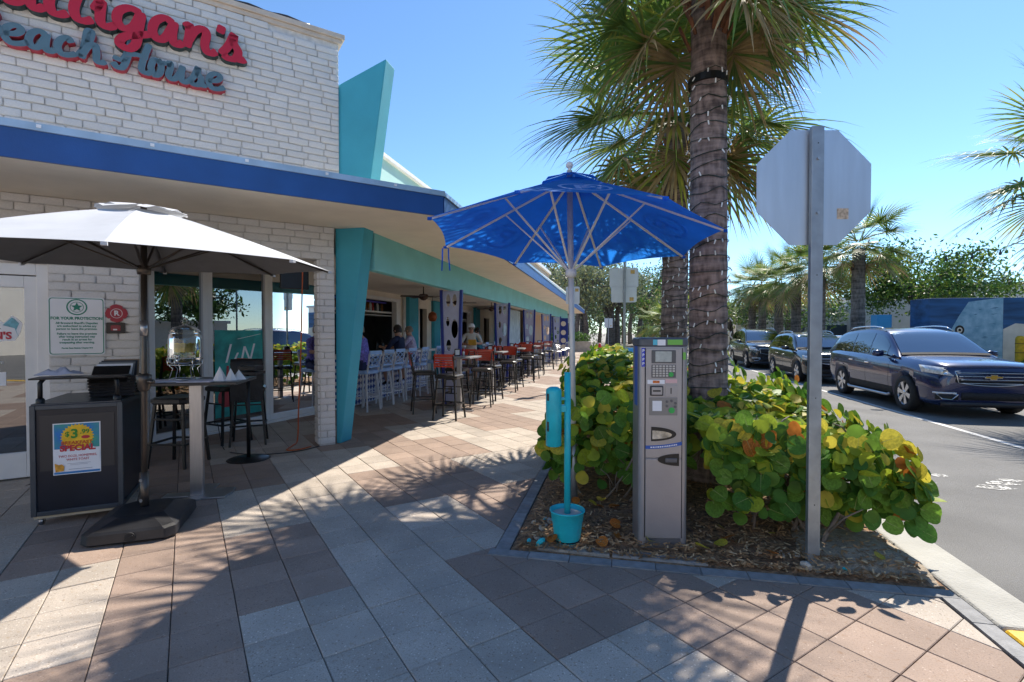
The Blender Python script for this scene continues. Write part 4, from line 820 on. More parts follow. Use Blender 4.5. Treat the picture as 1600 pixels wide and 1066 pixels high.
m.build('round_key', METD, pp)
def arch(x0, x1, z0, z1, flip, n=10):
    P_ = [(x0, z0), (x0, z1)] + [(x0 + (x1 - x0) * (.25 + .75 * math.sin(R(90 * k / n))), (z0 + z1) / 2 + (z1 - z0) / 2 * math.cos(R(180 * k / n))) for k in range(1, n)] if False else [(x0, z0), (x0, z1)] + [(x0 + (x1 - x0) * math.sin(R(180 * k / (2 * n)) * 1.0) ** .9, z1 - (z1 - z0) * .5 * (k / n) ** 1.6) for k in range(1, n + 1)] + [(x0 + (x1 - x0) * math.sin(R(180 * k / (2 * n))) ** .9, z0 + (z1 - z0) * .5 * (k / n) ** 1.6) for k in range(n - 1, 0, -1)]
    return [(x0 + x1 - x, z) for x, z in P_] if flip else P_
m = MB(); m.prism(arch(-.085, .085, .775, .875, False), 0, .004, lambda x, y, z: (x, YF - .008 - z, y)); tk = m.build('ticket_tray', BLACK, pk)
m = MB(); m.prism(arch(-.078, .055, .79, .85, False), 0, .001, lambda x, y, z: (x, YF - .0121 - z, y)); m.build('tray_flap', M('tray_grey', (.35, .37, .4), .15, .6, var=.4, vs=25), tk)
m = MB(); m.prism(arch(-.04, .105, .605, .69, True), 0, .004, lambda x, y, z: (x, YF - .0085 - z, y)); lk = m.build('lock_handle', BLACK, pk)
m = MB(); fbox(m, .01, .09, .63, .66, .013, .02); m.build('handle_grip', METD, lk, bevel=.004)
m = MB(); bpts = [(-.124 + .248 * k / 12, .716 + .03 * (k / 12) ** 2 + .004) for k in range(13)]; m.grid([[(x, YF - .0095, z) for x, z in bpts], [(x, YF - .0095, z + .024) for x, z in bpts]]); bb = m.build('blue_band', M('band_blue', (.02, .1, .42), .4), pk)
m = MB(); random.seed(2); x = -.09
while x < .09: w_ = random.uniform(.004, .012); zz = .732 + .03 * ((x + .124) / .248) ** 2; m.box(x + w_ / 2, YF - .0105, zz, w_, .0008, .009); x += w_ + .004
m.build('band_print', PAPER, bb)
for x0, x1, z0, z1, mt, nm in ((-.075, -.045, 1.4405, 1.478, M('stk_cyan', (.1, .5, .65), .5), 'cap_sticker'), (-.044, .01, 1.438, 1.478, PAPER, 'cap_sticker'), (.025, .125, 1.442, 1.478, M('stk_green', (.18, .48, .08), .5), 'cap_sticker')):
    m = MB(); m.box((x0 + x1) / 2, -.1315, (z0 + z1) / 2, x1 - x0, .002, z1 - z0); m.build(nm, mt, pk)
m = MB(); fbox(m, -.152, -.128, 1.29, 1.42, .0005, .002); bs_ = m.build('blue_sticker', M('stk_blue', (.03, .05, .5), .4), pk)
for z in (1.31, 1.34, 1.37, 1.4): text_mesh('P', .028, PAPER, 'sticker_letter', bs_, frame_m((-.14, YF - .0025, z), (1, 0, 0), (0, 0, 1)), bold=.0008)
m = MB(); fbox(m, .13, .15, 1.34, 1.39, .0005, .002); m.build('green_sticker', M('stk_green', (.18, .48, .08), .5), pk)
m = MB(); m.box(-.1685, -.02, 1.22, .002, .09, .42); m.build('side_blue_panel', M('stk_blue2', (.03, .12, .5), .4), pk)

# ------------------------------------------------------------------ stop sign seen from behind
ss = thing('stop_sign', 'octagonal stop sign seen from behind on a grey steel post', 'sign', (1.255, 3.6, 0), R(12))
m = MB(); octp = [(.405 * math.cos(R(22.5 + 45 * k)), .405 * math.sin(R(22.5 + 45 * k))) for k in range(8)]; T_ = lambda x, y, z: (x, z, y + 2.475)
m.prism([(x, y) for x, y in octp], .045, .048, T_); pl = m.build('plate', ALU, ss)
m = MB(); m.prism(octp, .0485, .0495, T_); m.build('red_face', RED, pl)
text_mesh('STOP', .3, PAPER, 'lettering', pl, frame_m((0, .051, 2.475), (-1, 0, 0), (0, 0, 1)))
m = MB(); m.prism([(-.04, -.02), (.04, -.02), (.04, .012), (.03, .012), (.03, -.011), (-.03, -.011), (-.03, .012), (-.04, .012)], -.05, 2.86, lambda x, y, z: (x, y + .022, z)); po = m.build('post', GALV, ss, bevel=.003)
m = MB()
for z in (2.3, 2.65): m.lathe([(0, 0), (.009, 0), (.009, -.012), (0, -.012)], 10, (0, .002, z), axis='y')
m.build('bolt', STEEL, po)
m = MB()
for z in (.4, 1.1, 1.9, 2.75): m.lathe([(0, -.001), (.004, -.001), (.004, .0), (0, .0)], 8, (0, .0015, z), axis='y')
m.build('post_hole', RUBBER, po)
m = MB(); m.box(.19, .044, 2.305, .075, .002, .07); m.build('rust_sticker', M('tan_sticker', (.5, .4, .3), .7, var=.4, vs=50), pl)
# ------------------------------------------------------------------ turquoise bucket post with canister
bt_ = thing('bucket_ash_post', 'turquoise painted bucket holding a post with a canister beside the umbrella', 'ash post', (-.36, 3.62, 0.02), R(10))
m = MB(); m.lathe([(0, 0), (.088, 0), (.094, .01), (.108, .14), (.11, .145), (.113, .15), (.12, .215), (.128, .22), (.128, .228), (.118, .228), (.112, .19)], 32); bkt = m.build('bucket', TURQ, bt_, smooth=True)
m = MB(); m.lathe([(0, .2), (.06, .2), (.113, .195)], 24); m.build('gravel_fill', CONC, bkt)
m = MB(); m.tube([(.129 * math.cos(R(a)), .129 * math.sin(R(a)), .2 + .012 * math.sin(R(2 * a))) for a in range(-10, 200, 15)], .004, 6); m.build('bucket_handle', BLACK, bkt)
m = MB(); m.lathe([(.0885, .002), (.0955, .012), (.0965, .02)], 32); m.build('scuffed_rim', BLACK, bkt)
m = MB(); m.tube([(0, 0, .19), (0, 0, 1.22)], .0235, 14); m.build('post', TURQ, bt_, smooth=True)
m = MB(); m.lathe([(0, .69), (.05, .69), (.056, .695), (.056, 1.085), (.053, 1.1), (.03, 1.115), (0, 1.117)], 26, (-.1, -.01, 0)); cn = m.build('canister', TURQ, bt_, smooth=True)
m = MB(); m.box(-.045, 0, .96, .07, .05, .05); m.box(-.035, 0, 1.03, .06, .03, .02); m.build('bracket', TURQ, bt_, bevel=.004)
for z, h in ((1.02, .05), (.8, .07)): m = MB(); m.grid([[(-.1 + .0568 * math.sin(R(a)), -.01 - .0568 * math.cos(R(a)), zz) for a in (-62, -50, -38)] for zz in (z, z + h)]); m.build('worn_label', M('worn_black', (.05, .06, .05), .6, var=.8, vs=60), cn)

# ------------------------------------------------------------------ open-air bar: counter, columns, stools, tables
def M_tiles(name, c0, c1, sc):
    m = bpy.data.materials.new(name); m.use_nodes = True; N = m.node_tree.nodes; L = m.node_tree.links; p = N['Principled BSDF']; tc = N.new('ShaderNodeTexCoord')
    mp = N.new('ShaderNodeMapping'); mp.inputs['Rotation'].default_value = (R(45), 0, 0); L.new(tc.outputs['Object'], mp.inputs[0]); ck = N.new('ShaderNodeTexChecker'); ck.inputs['Scale'].default_value = sc; L.new(mp.outputs[0], ck.inputs[0])
    ck.inputs[1].default_value = (*c0, 1); ck.inputs[2].default_value = (*c1, 1); L.new(ck.outputs[0], p.inputs['Base Color']); p.inputs['Roughness'].default_value = .3; MATS[name] = m; return m
BART = M_tiles('bar_tiles', (.72, .74, .78), (.02, .07, .3), 11)
for nm, y0, y1, lab in (('bar_counter', 8.9, 13.6, 'bar counter with white top and blue patterned tile front'), ('bar_counter', 16.4, 21.5, 'farther bar counter with blue tile front beyond the perforated column')):
    bc = thing(nm, lab, 'counter', (-5.55, (y0 + y1) / 2, 0)); L_ = y1 - y0
    m = MB(); m.box(0, 0, .5, .36, L_, 1.0); m.build('tiled_front', BART, bc)
    m = MB(); m.box(.06, 0, 1.03, .7, L_ + .1, .06); m.build('counter_top', WHITE, bc, bevel=.008)
random.seed(31)
BOT = [M('bottle_green', (.02, .12, .04), .15), M('bottle_amber', (.25, .09, .01), .15), M('bottle_clear', (.5, .55, .55), .1), M('bottle_dark', (.02, .02, .02), .15), M('bottle_white', (.7, .7, .68), .3), M('bottle_red', (.4, .02, .02), .2)]
bmesh_ = []
for mt in BOT: m = MB(); m.lathe([(0, 0), (.036, 0), (.038, .01), (.038, .17), (.03, .2), (.014, .225), (.013, .28), (0, .28)], 10); bmesh_.append(m.mesh('bottle', mt, True))
def bottle(x, y, z, k, lab, gp): tag(put(bmesh_[k % 6], 'bottle', None, (x, y, z)), ['green', 'amber', 'clear', 'black', 'white', 'red'][k % 6] + ' ' + lab, 'bottle', gp)
for k in range(26): bottle(BX - .3, 9.85 + k * .135, 2.1, random.randrange(6), 'bottle on the high shelf in the bar window', 'bottles on the high bar shelf')
for k in range(12): bottle(-5.62 + random.uniform(-.15, .12), 9.0 + k * .36 + random.uniform(-.1, .1), 1.06, random.randrange(6), 'bottle standing on the bar counter', 'bottles on the bar counter')
for k in range(20): bottle(BX - .3, 17.45 + k * .17, 2.0, random.randrange(6), 'bottle on the shelf in the farther bar window', 'bottles in the farther bar window')
def holed(name, label, x, y, w=.36, group='blue framed perforated columns'):
    t = thing(name, label, 'column', (x, y, 0), 0, group)
    for s_ in (-1, 1):
        m = MB(); m.bar((s_ * w * .42, 0, 0), (s_ * w * .62, 0, 2.42), .06, .08); m.build('post', ROYAL, t, bevel=.006)
    cu = bpy.data.curves.new('panel', 'CURVE'); cu.dimensions = '2D'; cu.fill_mode = 'BOTH'; cu.extrude = .008
    def poly(pts):
        s = cu.splines.new('POLY'); s.points.add(len(pts) - 1); s.use_cyclic_u = True
        for p, q in zip(s.points, pts): p.co = (q[0], q[1], 0, 1)
    a, b = w * .42 - .025, w * .62 - .025
    poly([(-a, .05), (a, .05), (b, 2.4), (-b, 2.4)])
    for cx, cz, rx, rz_ in ((-.07, 2.2, .05, .13), (.07, 2.2, .05, .13), (-.08, 1.75, .04, .1), (.07, 1.6, .075, .2), (-.06, 1.25, .055, .12), (.06, 1.0, .05, .08), (-.05, .8, .06, .11), (.05, .55, .05, .09), (-.03, .3, .05, .09)):
        poly([(cx + rx * math.cos(k * math.pi / 10), cz + rz_ * math.sin(k * math.pi / 10)) for k in range(20)])
    ob = bpy.data.objects.new('tmp', cu); COL.objects.link(ob); bpy.context.view_layer.update(); me = bpy.data.meshes.new_from_object(ob.evaluated_get(bpy.context.evaluated_depsgraph_get())); bpy.data.objects.remove(ob)
    me.transform(Matrix.Rotation(R(90), 4, 'X')); me.materials.clear(); me.materials.append(LAV); put(me, 'perforated_panel', t); return t
for k, y in enumerate((10.15, 14.9, 19.6, 24.4, 28.6)):
    holed('perforated_column', ['blue framed column with perforated lavender panel beside the first bar counter', 'blue framed perforated column between the two bar counters', 'third blue framed perforated column along the bar, before the mural screens', 'blue framed perforated column in the middle of the mural screens', 'last blue framed perforated column along the bar'][k], -3.47, y)
ec = thing('end_column', 'dark blue end column with pale round discs at the far end of the bar', 'column', (-3.4, 31.6, 0)); m = MB(); m.box(0, 0, 1.2, .55, .2, 2.4); m.build('shaft', ROYAL, ec, bevel=.01)
for z in (.6, 1.0, 1.5, 2.05): m = MB(); m.lathe([(0, 0), (.16, 0), (.16, -.02), (0, -.02)], 18, (0, -.1, z), axis='y'); m.build('disc', CREAM, ec)
# mural screens beyond
MUR = M('mural_pale', (.5, .62, .68), .6, var=.3, vs=3, col2=(.3, .42, .5)); MUB = M('mural_blue', (.16, .42, .66), .6, var=.12, vs=2)
for k, (y0, y1) in enumerate(((20.3, 23.9), (24.9, 28.2))):
    ms = thing('mural_screen', ['pale seascape mural screen nearer the bar counters', 'pale seascape mural screen at the far end of the bar'][k], 'mural', (-4.7, (y0 + y1) / 2, 0))
    m = MB(); m.box(0, 0, 1.72, .05, y1 - y0, 1.6); m.build('sky_panel', MUR, ms); m = MB(); m.box(0.005, 0, .66, .05, y1 - y0, .5); m.build('sea_panel', MUB, ms); m = MB(); m.box(0, 0, .2, .07, y1 - y0, .4); m.build('base_wall', ROYAL, ms)
# hanging ceiling fans
FANM = M('fan_brown', (.07, .035, .02), .5, var=.2, vs=20)
for k, (x, y) in enumerate(((-4.6, 11.4), (-4.6, 14.0), (-4.6, 18.0))):
    f = thing('ceiling_fan', ['brown ceiling fan hanging over the first bar counter', 'brown ceiling fan hanging beside the perforated column', 'brown ceiling fan hanging over the farther bar counter'][k], 'fan', (x, y, 2.62))
    m = MB(); m.tube([(0, 0, 0), (0, 0, -.2)], .014, 8); m.build('down_rod', BLACK, f); m = MB(); m.lathe([(0, -.17), (.09, -.18), (.12, -.22), (.1, -.28), (.05, -.32), (0, -.33)], 16); m.build('motor', FANM, f, smooth=True)
    for j2 in range(5): m = MB(); a = R(72 * j2 + 20 * k); m.add([Vector((r * math.cos(a) - s_ * w_ * math.sin(a), r * math.sin(a) + s_ * w_ * math.cos(a), -.24 + s_ * .012 + dz)) for r, w_ in ((.1, .04), (.3, .08), (.55, .06)) for s_ in (-1, 1) for dz in (0, .008)], [(0, 2, 6, 4), (4, 6, 10, 8), (1, 5, 7, 3), (5, 9, 11, 7), (0, 4, 5, 1), (4, 8, 9, 5), (2, 3, 7, 6), (6, 7, 11, 10), (8, 10, 11, 9)]); m.build('blade', FANM, f)
ld = thing('ship_lantern', 'round orange-brown lantern hanging by the bar doorway', 'lantern', (-5.6, 14.6, 0)); m = MB(); m.lathe([(0, 1.85), (.1, 1.87), (.14, 1.98), (.12, 2.1), (.03, 2.16), (0, 2.16)], 16); m.build('shade', M('copper', (.35, .09, .03), .4, .5, var=.3, vs=12), ld, smooth=True); m = MB(); m.tube([(0, 0, 2.15), (0, 0, 2.62)], .008, 6); m.build('cord', BLACK, ld)
# light blue stools along the counter
WHTL = M('stool_leg_pale', (.62, .63, .66), .4, var=.06, vs=10)
bs0 = bar_stool('bar_stool', 'x', LBLUE, WHTL, LBLUE, 'blue', 'light blue stools at the bar')
bls = [(-4.86, 9.0, 'light blue bar stool under the person in the purple shirt'), (-4.88, 9.62, 'empty light blue bar stool next to the purple shirted person'), (-4.86, 10.12, 'empty light blue bar stool next to the man in navy'), (-4.84, 10.72, 'light blue bar stool under the man in the navy shirt'), (-4.84, 11.5, 'light blue bar stool under the woman in the white floral top'), (-4.86, 12.5, 'light blue bar stool at the far end of the first counter'), (-4.86, 17.4, 'first light blue bar stool at the farther counter'), (-4.86, 18.6, 'second light blue bar stool at the farther counter'), (-4.86, 19.8, 'third light blue bar stool at the farther counter')]
for k, (x, y, lab) in enumerate(bls): place(bs0 if k == 0 else copy_tree(bs0), (x, y, 0), R(90 + (5 * k * 7) % 17 - 8), lab)
# high tables with red-backed stools
TT = M('table_grey_top', (.28, .27, .27), .35, var=.15, vs=8)
ht0 = thing('high_table', 'x', 'table', (0, 0, 0), 0, 'high tables along the sidewalk')
m = MB(); m.box(0, 0, 1.045, .68, .68, .035); m.build('top', TT, ht0, bevel=.006); m = MB(); m.box(0, 0, .52, .085, .085, 1.02); m.build('post', STEEL, ht0, bevel=.004); m = MB(); m.box(0, 0, .008, .56, .1, .016); m.box(0, 0, .0085, .1, .56, .016); m.build('base_plate', STEEL, ht0)
TY = [9.3, 11.85, 14.4, 17.0, 19.6]
nth = ['first', 'second', 'third', 'fourth', 'fifth']; pos = [('facing it on the building side, nearer the pylon', -.33, -.72, 8), ('facing it on the kerb side, nearer the pylon', .22, -.8, -6), ('across it on the building side, away from the pylon', -.3, .74, 176), ('across it on the kerb side, away from the pylon', .24, .76, 188)]
for k, y in enumerate(TY):
    tb = place(ht0 if k == 0 else copy_tree(ht0), (-3.02, y, 0), R(4 * (k % 3) - 3), '%s grey high table from the teal pylon along the sidewalk' % nth[k])
    for q, (ds, dx, dy, a) in enumerate(pos):
        if k == 4 and q in (1, 2): continue
        st = copy_tree(red0); ang_ = a
        if k == 0 and q == 0: dx, dy, ang_ = -.62, -.3, -62
        if k == 0 and q == 1: dx, dy, ang_ = .1, -.88, -4
        place(st, (-3.02 + dx + random.uniform(-.05, .05) * (k > 0), y + dy + random.uniform(-.06, .06) * (k > 0), 0), R(ang_ + random.uniform(-9, 9) * (k > 0)), 'red slat-backed stool at the %s high table, %s' % (nth[k], ['on its bar side', 'on its near kerb side', 'on its far bar side', 'on its far kerb side'][q]))
    nd = thing('napkin_holder', 'napkin holder with condiments on the %s high table' % nth[k], 'napkin holder', (-3.1, y + .12, 1.0625), R(20), 'napkin holders on the high tables')
    m = MB(); m.box(0, 0, .07, .11, .12, .14); m.build('case', BLACK, nd, bevel=.01); m = MB(); m.box(0, -.062, .07, .08, .006, .1); m.build('napkins', PAPER, nd); m = MB(); m.lathe([(0, 0), (.025, 0), (.025, .13), (.01, .15), (0, .15)], 10, (.12, .03, 0)); m.build('ketchup', BOT[5], nd, smooth=True); m = MB(); m.lathe([(0, 0), (.02, 0), (.022, .08), (0, .09)], 10, (.12, -.04, 0)); m.build('salt_shaker', BOT[4], nd, smooth=True)
# metal chairs and a low railing at the far end
mc = bar_stool('metal_chair', 'x', STEEL, STEEL, STEEL, 'blue', 'metal chairs at the far end'); mc.scale = (1, 1, .85); mc['category'] = 'chair'
for k in range(6): place(mc if k == 0 else copy_tree(mc), (-3.3 + .5 * (k % 2), 21.7 + k * 1.1, 0), R(200 + 40 * k), '%s brushed metal chair past the last high table, counted from the teal pylon' % ['first', 'second', 'third', 'fourth', 'fifth', 'sixth'][k])
# ------------------------------------------------------------------ people at the bar
def person(label, loc, rz, joints, radii, bones, mats, hair, cap=None):
    """joints: name -> (x, y, z); bones: (a, b, material index); one continuous skinned body"""
    t = thing('person', label, 'person', loc, rz); names = list(joints); me = bpy.data.meshes.new('body'); me.from_pydata([joints[n] for n in names], [(names.index(a), names.index(b)) for a, b, _ in bones], [])
    o = bpy.data.objects.new('tmp', me); COL.objects.link(o); o.modifiers.new('skin', 'SKIN'); 
    for i, n in enumerate(names): r = radii[n]; me.skin_vertices[0].data[i].radius = (r, r) if not isinstance(r, tuple) else r
    me.skin_vertices[0].data[names.index('pelvis')].use_root = True
    o.modifiers.new('sub', 'SUBSURF').levels = 2; bpy.context.view_layer.update(); nm = bpy.data.meshes.new_from_object(o.evaluated_get(bpy.context.evaluated_depsgraph_get())); bpy.data.objects.remove(o)
    nm.materials.clear()
    for mt in mats: nm.materials.append(mt)
    for p in nm.polygons:
        c = p.center; best = (9, 0)
        for a, b, k in bones:
            A, B = Vector(joints[a]), Vector(joints[b]); d = B - A; u = max(0, min(1, (c - A).dot(d) / max(d.length_squared, 1e-6))); ds = (c - (A + d * u)).length
            if ds < best[0]: best = (ds, k)
        p.material_index = best[1]; p.use_smooth = True
    nm.name = 'body'; put(nm, 'body', t)
    h = Vector(joints['head']); m = MB(); hm, hs = hair
    m.lathe([(.0, .125), (.05, .115), (.088, .07), (.1, .0), (.094, -.05), (.085, -.075)], 16); o = m.build('hair', hm, t, smooth=True); o.location = h + Vector((0, -.018, .022)); o.scale = (.86, 1.02, hs); o.rotation_euler = (R(-14), 0, 0)
    for sx in (-1, 1):
        m = MB(); m.lathe([(0, -.012), (.011, -.006), (.012, .004), (0, .012)], 8, axis='x'); o = m.build('ear', mats[0], t, smooth=True); o.location = h + Vector((sx * .079, .0, -.005)); o.scale = (1, 1.6, 2.2)
        m = MB(); m.lathe([(0, -.009), (.007, -.005), (.009, 0), (.007, .005), (0, .009)], 8); o = m.build('eye', BLACK, t, smooth=True); o.location = h + Vector((sx * .03, .081, .005))
    m = MB(); m.add([(0, .083, .02), (-.014, .084, -.025), (.014, .084, -.025), (0, .112, -.022)], [(0, 1, 3), (0, 3, 2), (1, 2, 3)]); o = m.build('nose', mats[0], t); o.location = h
    m = MB(); m.box(0, .08, -.052, .045, .012, .009); o = m.build('mouth', M('lips', (.3, .1, .08), .5), t); o.location = h
    if cap: m = MB(); m.lathe([(0, .125), (.06, .118), (.096, .07), (.104, .02), (.1, .01)], 18); m.box(0, .12, .02, .15, .12, .012); o = m.build('cap', cap, t, smooth=False); o.location = h + Vector((0, 0, .015))
    return t
SK = M('skin', (.5, .27, .18), .5, var=.08, vs=14)
def seated(arm=0., lean=0.):
    J = dict(pelvis=(0, -.02, .86), waist=(0, -.03 + lean * .3, 1.02), chest=(0, -.02 + lean * .7, 1.22), neckb=(0, -.01 + lean, 1.38), neck=(0, .0 + lean, 1.44), head=(0, .03 + lean, 1.56), headt=(0, .03 + lean, 1.63),
             shl=(-.18, -.01 + lean, 1.36), shr=(.18, -.01 + lean, 1.36), ell=(-.25, .14 + lean, 1.13), elr=(.25, .14 + lean, 1.13), wrl=(-.13, .36 + lean, 1.13 + arm), wrr=(.14, .36 + lean, 1.13 + arm), hal=(-.11, .44 + lean, 1.14 + arm), har=(.12, .44 + lean, 1.14 + arm),
             hpl=(-.1, .0, .84), hpr=(.1, .0, .84), knl=(-.13, .36, .82), knr=(.13, .36, .82), anl=(-.12, .27, .4), anr=(.12, .27, .4), tol=(-.12, .4, .33), tor=(.12, .4, .33))
    return J
RAD = dict(pelvis=(.16, .13), waist=(.155, .115), chest=(.17, .12), neckb=.075, neck=.052, head=(.08, .092), headt=(.055, .065), shl=.07, shr=.07, ell=.046, elr=.046, wrl=.03, wrr=.03, hal=.034, har=.034, hpl=.1, hpr=.1, knl=.068, knr=.068, anl=.042, anr=.042, tol=.034, tor=.034)
def BON(s, p): return [('pelvis', 'waist', s), ('waist', 'chest', s), ('chest', 'neckb', s), ('neckb', 'neck', 0), ('neck', 'head', 0), ('head', 'headt', 0), ('neckb', 'shl', s), ('neckb', 'shr', s), ('shl', 'ell', s), ('shr', 'elr', s), ('ell', 'wrl', 0), ('elr', 'wrr', 0), ('wrl', 'hal', 0), ('wrr', 'har', 0), ('pelvis', 'hpl', p), ('pelvis', 'hpr', p), ('hpl', 'knl', p), ('hpr', 'knr', p), ('knl', 'anl', 0), ('knr', 'anr', 0), ('anl', 'tol', 3), ('anr', 'tor', 3)]
def clothes(a, b): return [SK, a, b, BLACK]
DKH = M('hair_dark', (.02, .014, .01), .5, var=.3, vs=30); GRH = M('hair_grey', (.25, .2, .15), .5, var=.3, vs=30)
person('person in a dark navy shirt and pale shorts seated at the bar', (-4.9, 10.72, 0), R(82), seated(.06, .05), RAD, BON(1, 2), clothes(M('navy_shirt', (.012, .02, .06), .8, var=.2, vs=9), M('pale_shorts', (.6, .58, .66), .8, var=.1, vs=9)), (DKH, 1))
person('person in a white floral top seated beside the navy shirt', (-4.9, 11.5, 0), R(100), seated(.02, .1), RAD, BON(1, 2), clothes(M('floral_top', (.6, .58, .68), .8, var=.4, vs=22, col2=(.35, .25, .45)), M('blue_shorts', (.05, .08, .2), .8)), (GRH, .8))
person('person in a purple patterned shirt seated beside the teal pylon', (-4.88, 9.0, 0), R(88), seated(.0, .08), RAD, BON(1, 2), clothes(M('purple_shirt', (.2, .17, .55), .8, var=.4, vs=30), M('navy_shorts', (.02, .03, .09), .8)), (GRH, 1))
ST = {k: (x, y * .5, z) for k, (x, y, z) in seated().items()}
ST.update(pelvis=(0, 0, .95), waist=(0, 0, 1.1), chest=(0, 0, 1.3), neckb=(0, 0, 1.46), neck=(0, .01, 1.52), head=(0, .03, 1.64), headt=(0, .03, 1.7), shl=(-.19, 0, 1.43), shr=(.19, 0, 1.43), ell=(-.3, .1, 1.2), elr=(.3, .1, 1.2), wrl=(-.1, .3, 1.22), wrr=(.1, .3, 1.18), hal=(.0, .32, 1.24), har=(.0, .33, 1.17), hpl=(-.1, 0, .9), hpr=(.1, 0, .9), knl=(-.11, .02, .5), knr=(.11, .02, .5), anl=(-.11, -.01, .09), anr=(.11, -.01, .09), tol=(-.12, .13, .04), tor=(.12, .13, .04))
person('standing person in a pale shirt and white cap holding something yellow', (-4.15, 13.9, 0), R(196), ST, RAD, BON(1, 2), clothes(M('pale_shirt', (.6, .58, .52), .8, var=.1, vs=9), M('khaki', (.3, .25, .18), .8)), (GRH, .8), cap=WHITE)
m = MB(); m.box(0, 0, 0, .22, .05, .16, rx=.3); o = m.build('yellow_folder', M('folder_yellow', (.75, .42, .05), .6), bevel=.004); o.location = (-4.02, 13.56, 1.24); tag(o, 'yellow folder held by the standing person in a cap', 'folder')
person('person in a teal shirt seated at the farther counter', (-4.9, 17.4, 0), R(84), seated(.04, .06), RAD, BON(1, 2), clothes(M('teal_shirt', (.05, .25, .35), .8, var=.2, vs=9), M('navy_shorts', (.02, .03, .09), .8)), (DKH, 1))

# ------------------------------------------------------------------ palms
FG = [M('frond_green', (.15, .25, .055), .45, var=.35, vs=3, trans=.35), M('frond_olive', (.32, .34, .06), .5, var=.3, vs=3, trans=.35), M('frond_dry', (.4, .29, .14), .7, var=.35, vs=4, trans=.25)]
BOOT = M('palm_boot', (.24, .1, .05), .85, var=.5, vs=14, bump=.6, bs=40, stretch=(1, 1, .3))
def frond_mesh(elev, seed, nl=44, lp=.75, lb=.95, droop=.5, dry=0.):
    """one fan leaf: stalk leaving at the given elevation, blade of narrow pleated leaflets whose tips hang"""
    rd = random.Random(seed); m = MB(); e = R(elev)
    d0 = Vector((math.cos(e), 0, math.sin(e))); pts = []; p = Vector((.08, 0, 0)); d = d0.copy()
    for k in range(7): pts.append(p.copy()); p = p + d * lp / 6; d = (d + Vector((0, 0, -.05 * droop))).normalized()
    m.mi = 1; m.tube(pts, [.018 - .0016 * k for k in range(7)], 5)
    b = pts[-1]; ax = d; side = Vector((0, 1, 0)); up = side.cross(ax) * -1
    if up.z < 0: up = -up
    for k in range(nl):
        u = (k + .5) / nl * 2 - 1; a = u * R(118); L_ = lb * (1 - .28 * abs(u) ** 1.6) * rd.uniform(.86, 1.08)
        base = b + ax * (.16 * (1 - abs(u)))
        dr = (ax * math.cos(a) + side * math.sin(a) + up * (.10 * (k % 2) + .18 * (1 - abs(u)) * 0 - .02)).normalized()
        q = base; w0 = .034; prevL = None; gr = rd.uniform(.6, 1.3) * droop; segs = 5
        wd = dr.cross(up).normalized()
        ring_ = []
        for s_ in range(segs + 1):
            f = s_ / segs; w_ = w0 * (.55 + .9 * f if f < .45 else (1 - f) / .55 * .95) + .001
            ring_.append((q - wd * w_ / 2, q + up * .006 * (1 - f), q + wd * w_ / 2))
            dd = dr + Vector((0, 0, -1)) * gr * (f ** 2) * 1.25; q = q + dd.normalized() * L_ / segs
        m.mi = 2 if rd.random() < dry else (1 if rd.random() < .3 else 0)
        vs = [v for r in ring_ for v in r]; m.add(vs, [t for i in range(segs) for t in ((3 * i, 3 * i + 1, 3 * i + 4, 3 * i + 3), (3 * i + 1, 3 * i + 2, 3 * i + 5, 3 * i + 4))])
    return m.mesh('frond', FG)
FR = {}
for el in (72, 45, 20, -5, -28, -52): FR[el] = [frond_mesh(el, 100 + el * 3 + k, dry=(.02 if el > -10 else (.2 if el > -40 else .6)), droop=.55 if el > 0 else .75) for k in range(2)]
def trunk(m, x, y, z0, z1, r0, r1, bend, seed, bump=.02, n=18, k=46):
    rd = random.Random(seed); rows = []
    for i in range(k + 1):
        f = i / k; z = z0 + (z1 - z0) * f; r = r0 + (r1 - r0) * f + (.05 * math.exp(-f * 14)); r *= 1 + bump * (rd.random() - .5) + bump * .9 * math.sin(i * 1.9)
        cx = x + bend[0] * f * f + bend[2] * math.sin(f * 3); cy = y + bend[1] * f * f
        rows.append([(cx + r * math.cos(2 * math.pi * j / n) * (1 + rd.uniform(-.012, .012)), cy + r * math.sin(2 * math.pi * j / n), z) for j in range(n)]); rows[-1].append(rows[-1][0])
    m.grid(rows); return lambda f: (x + bend[0] * f * f + bend[2] * math.sin(f * 3), y + bend[1] * f * f)
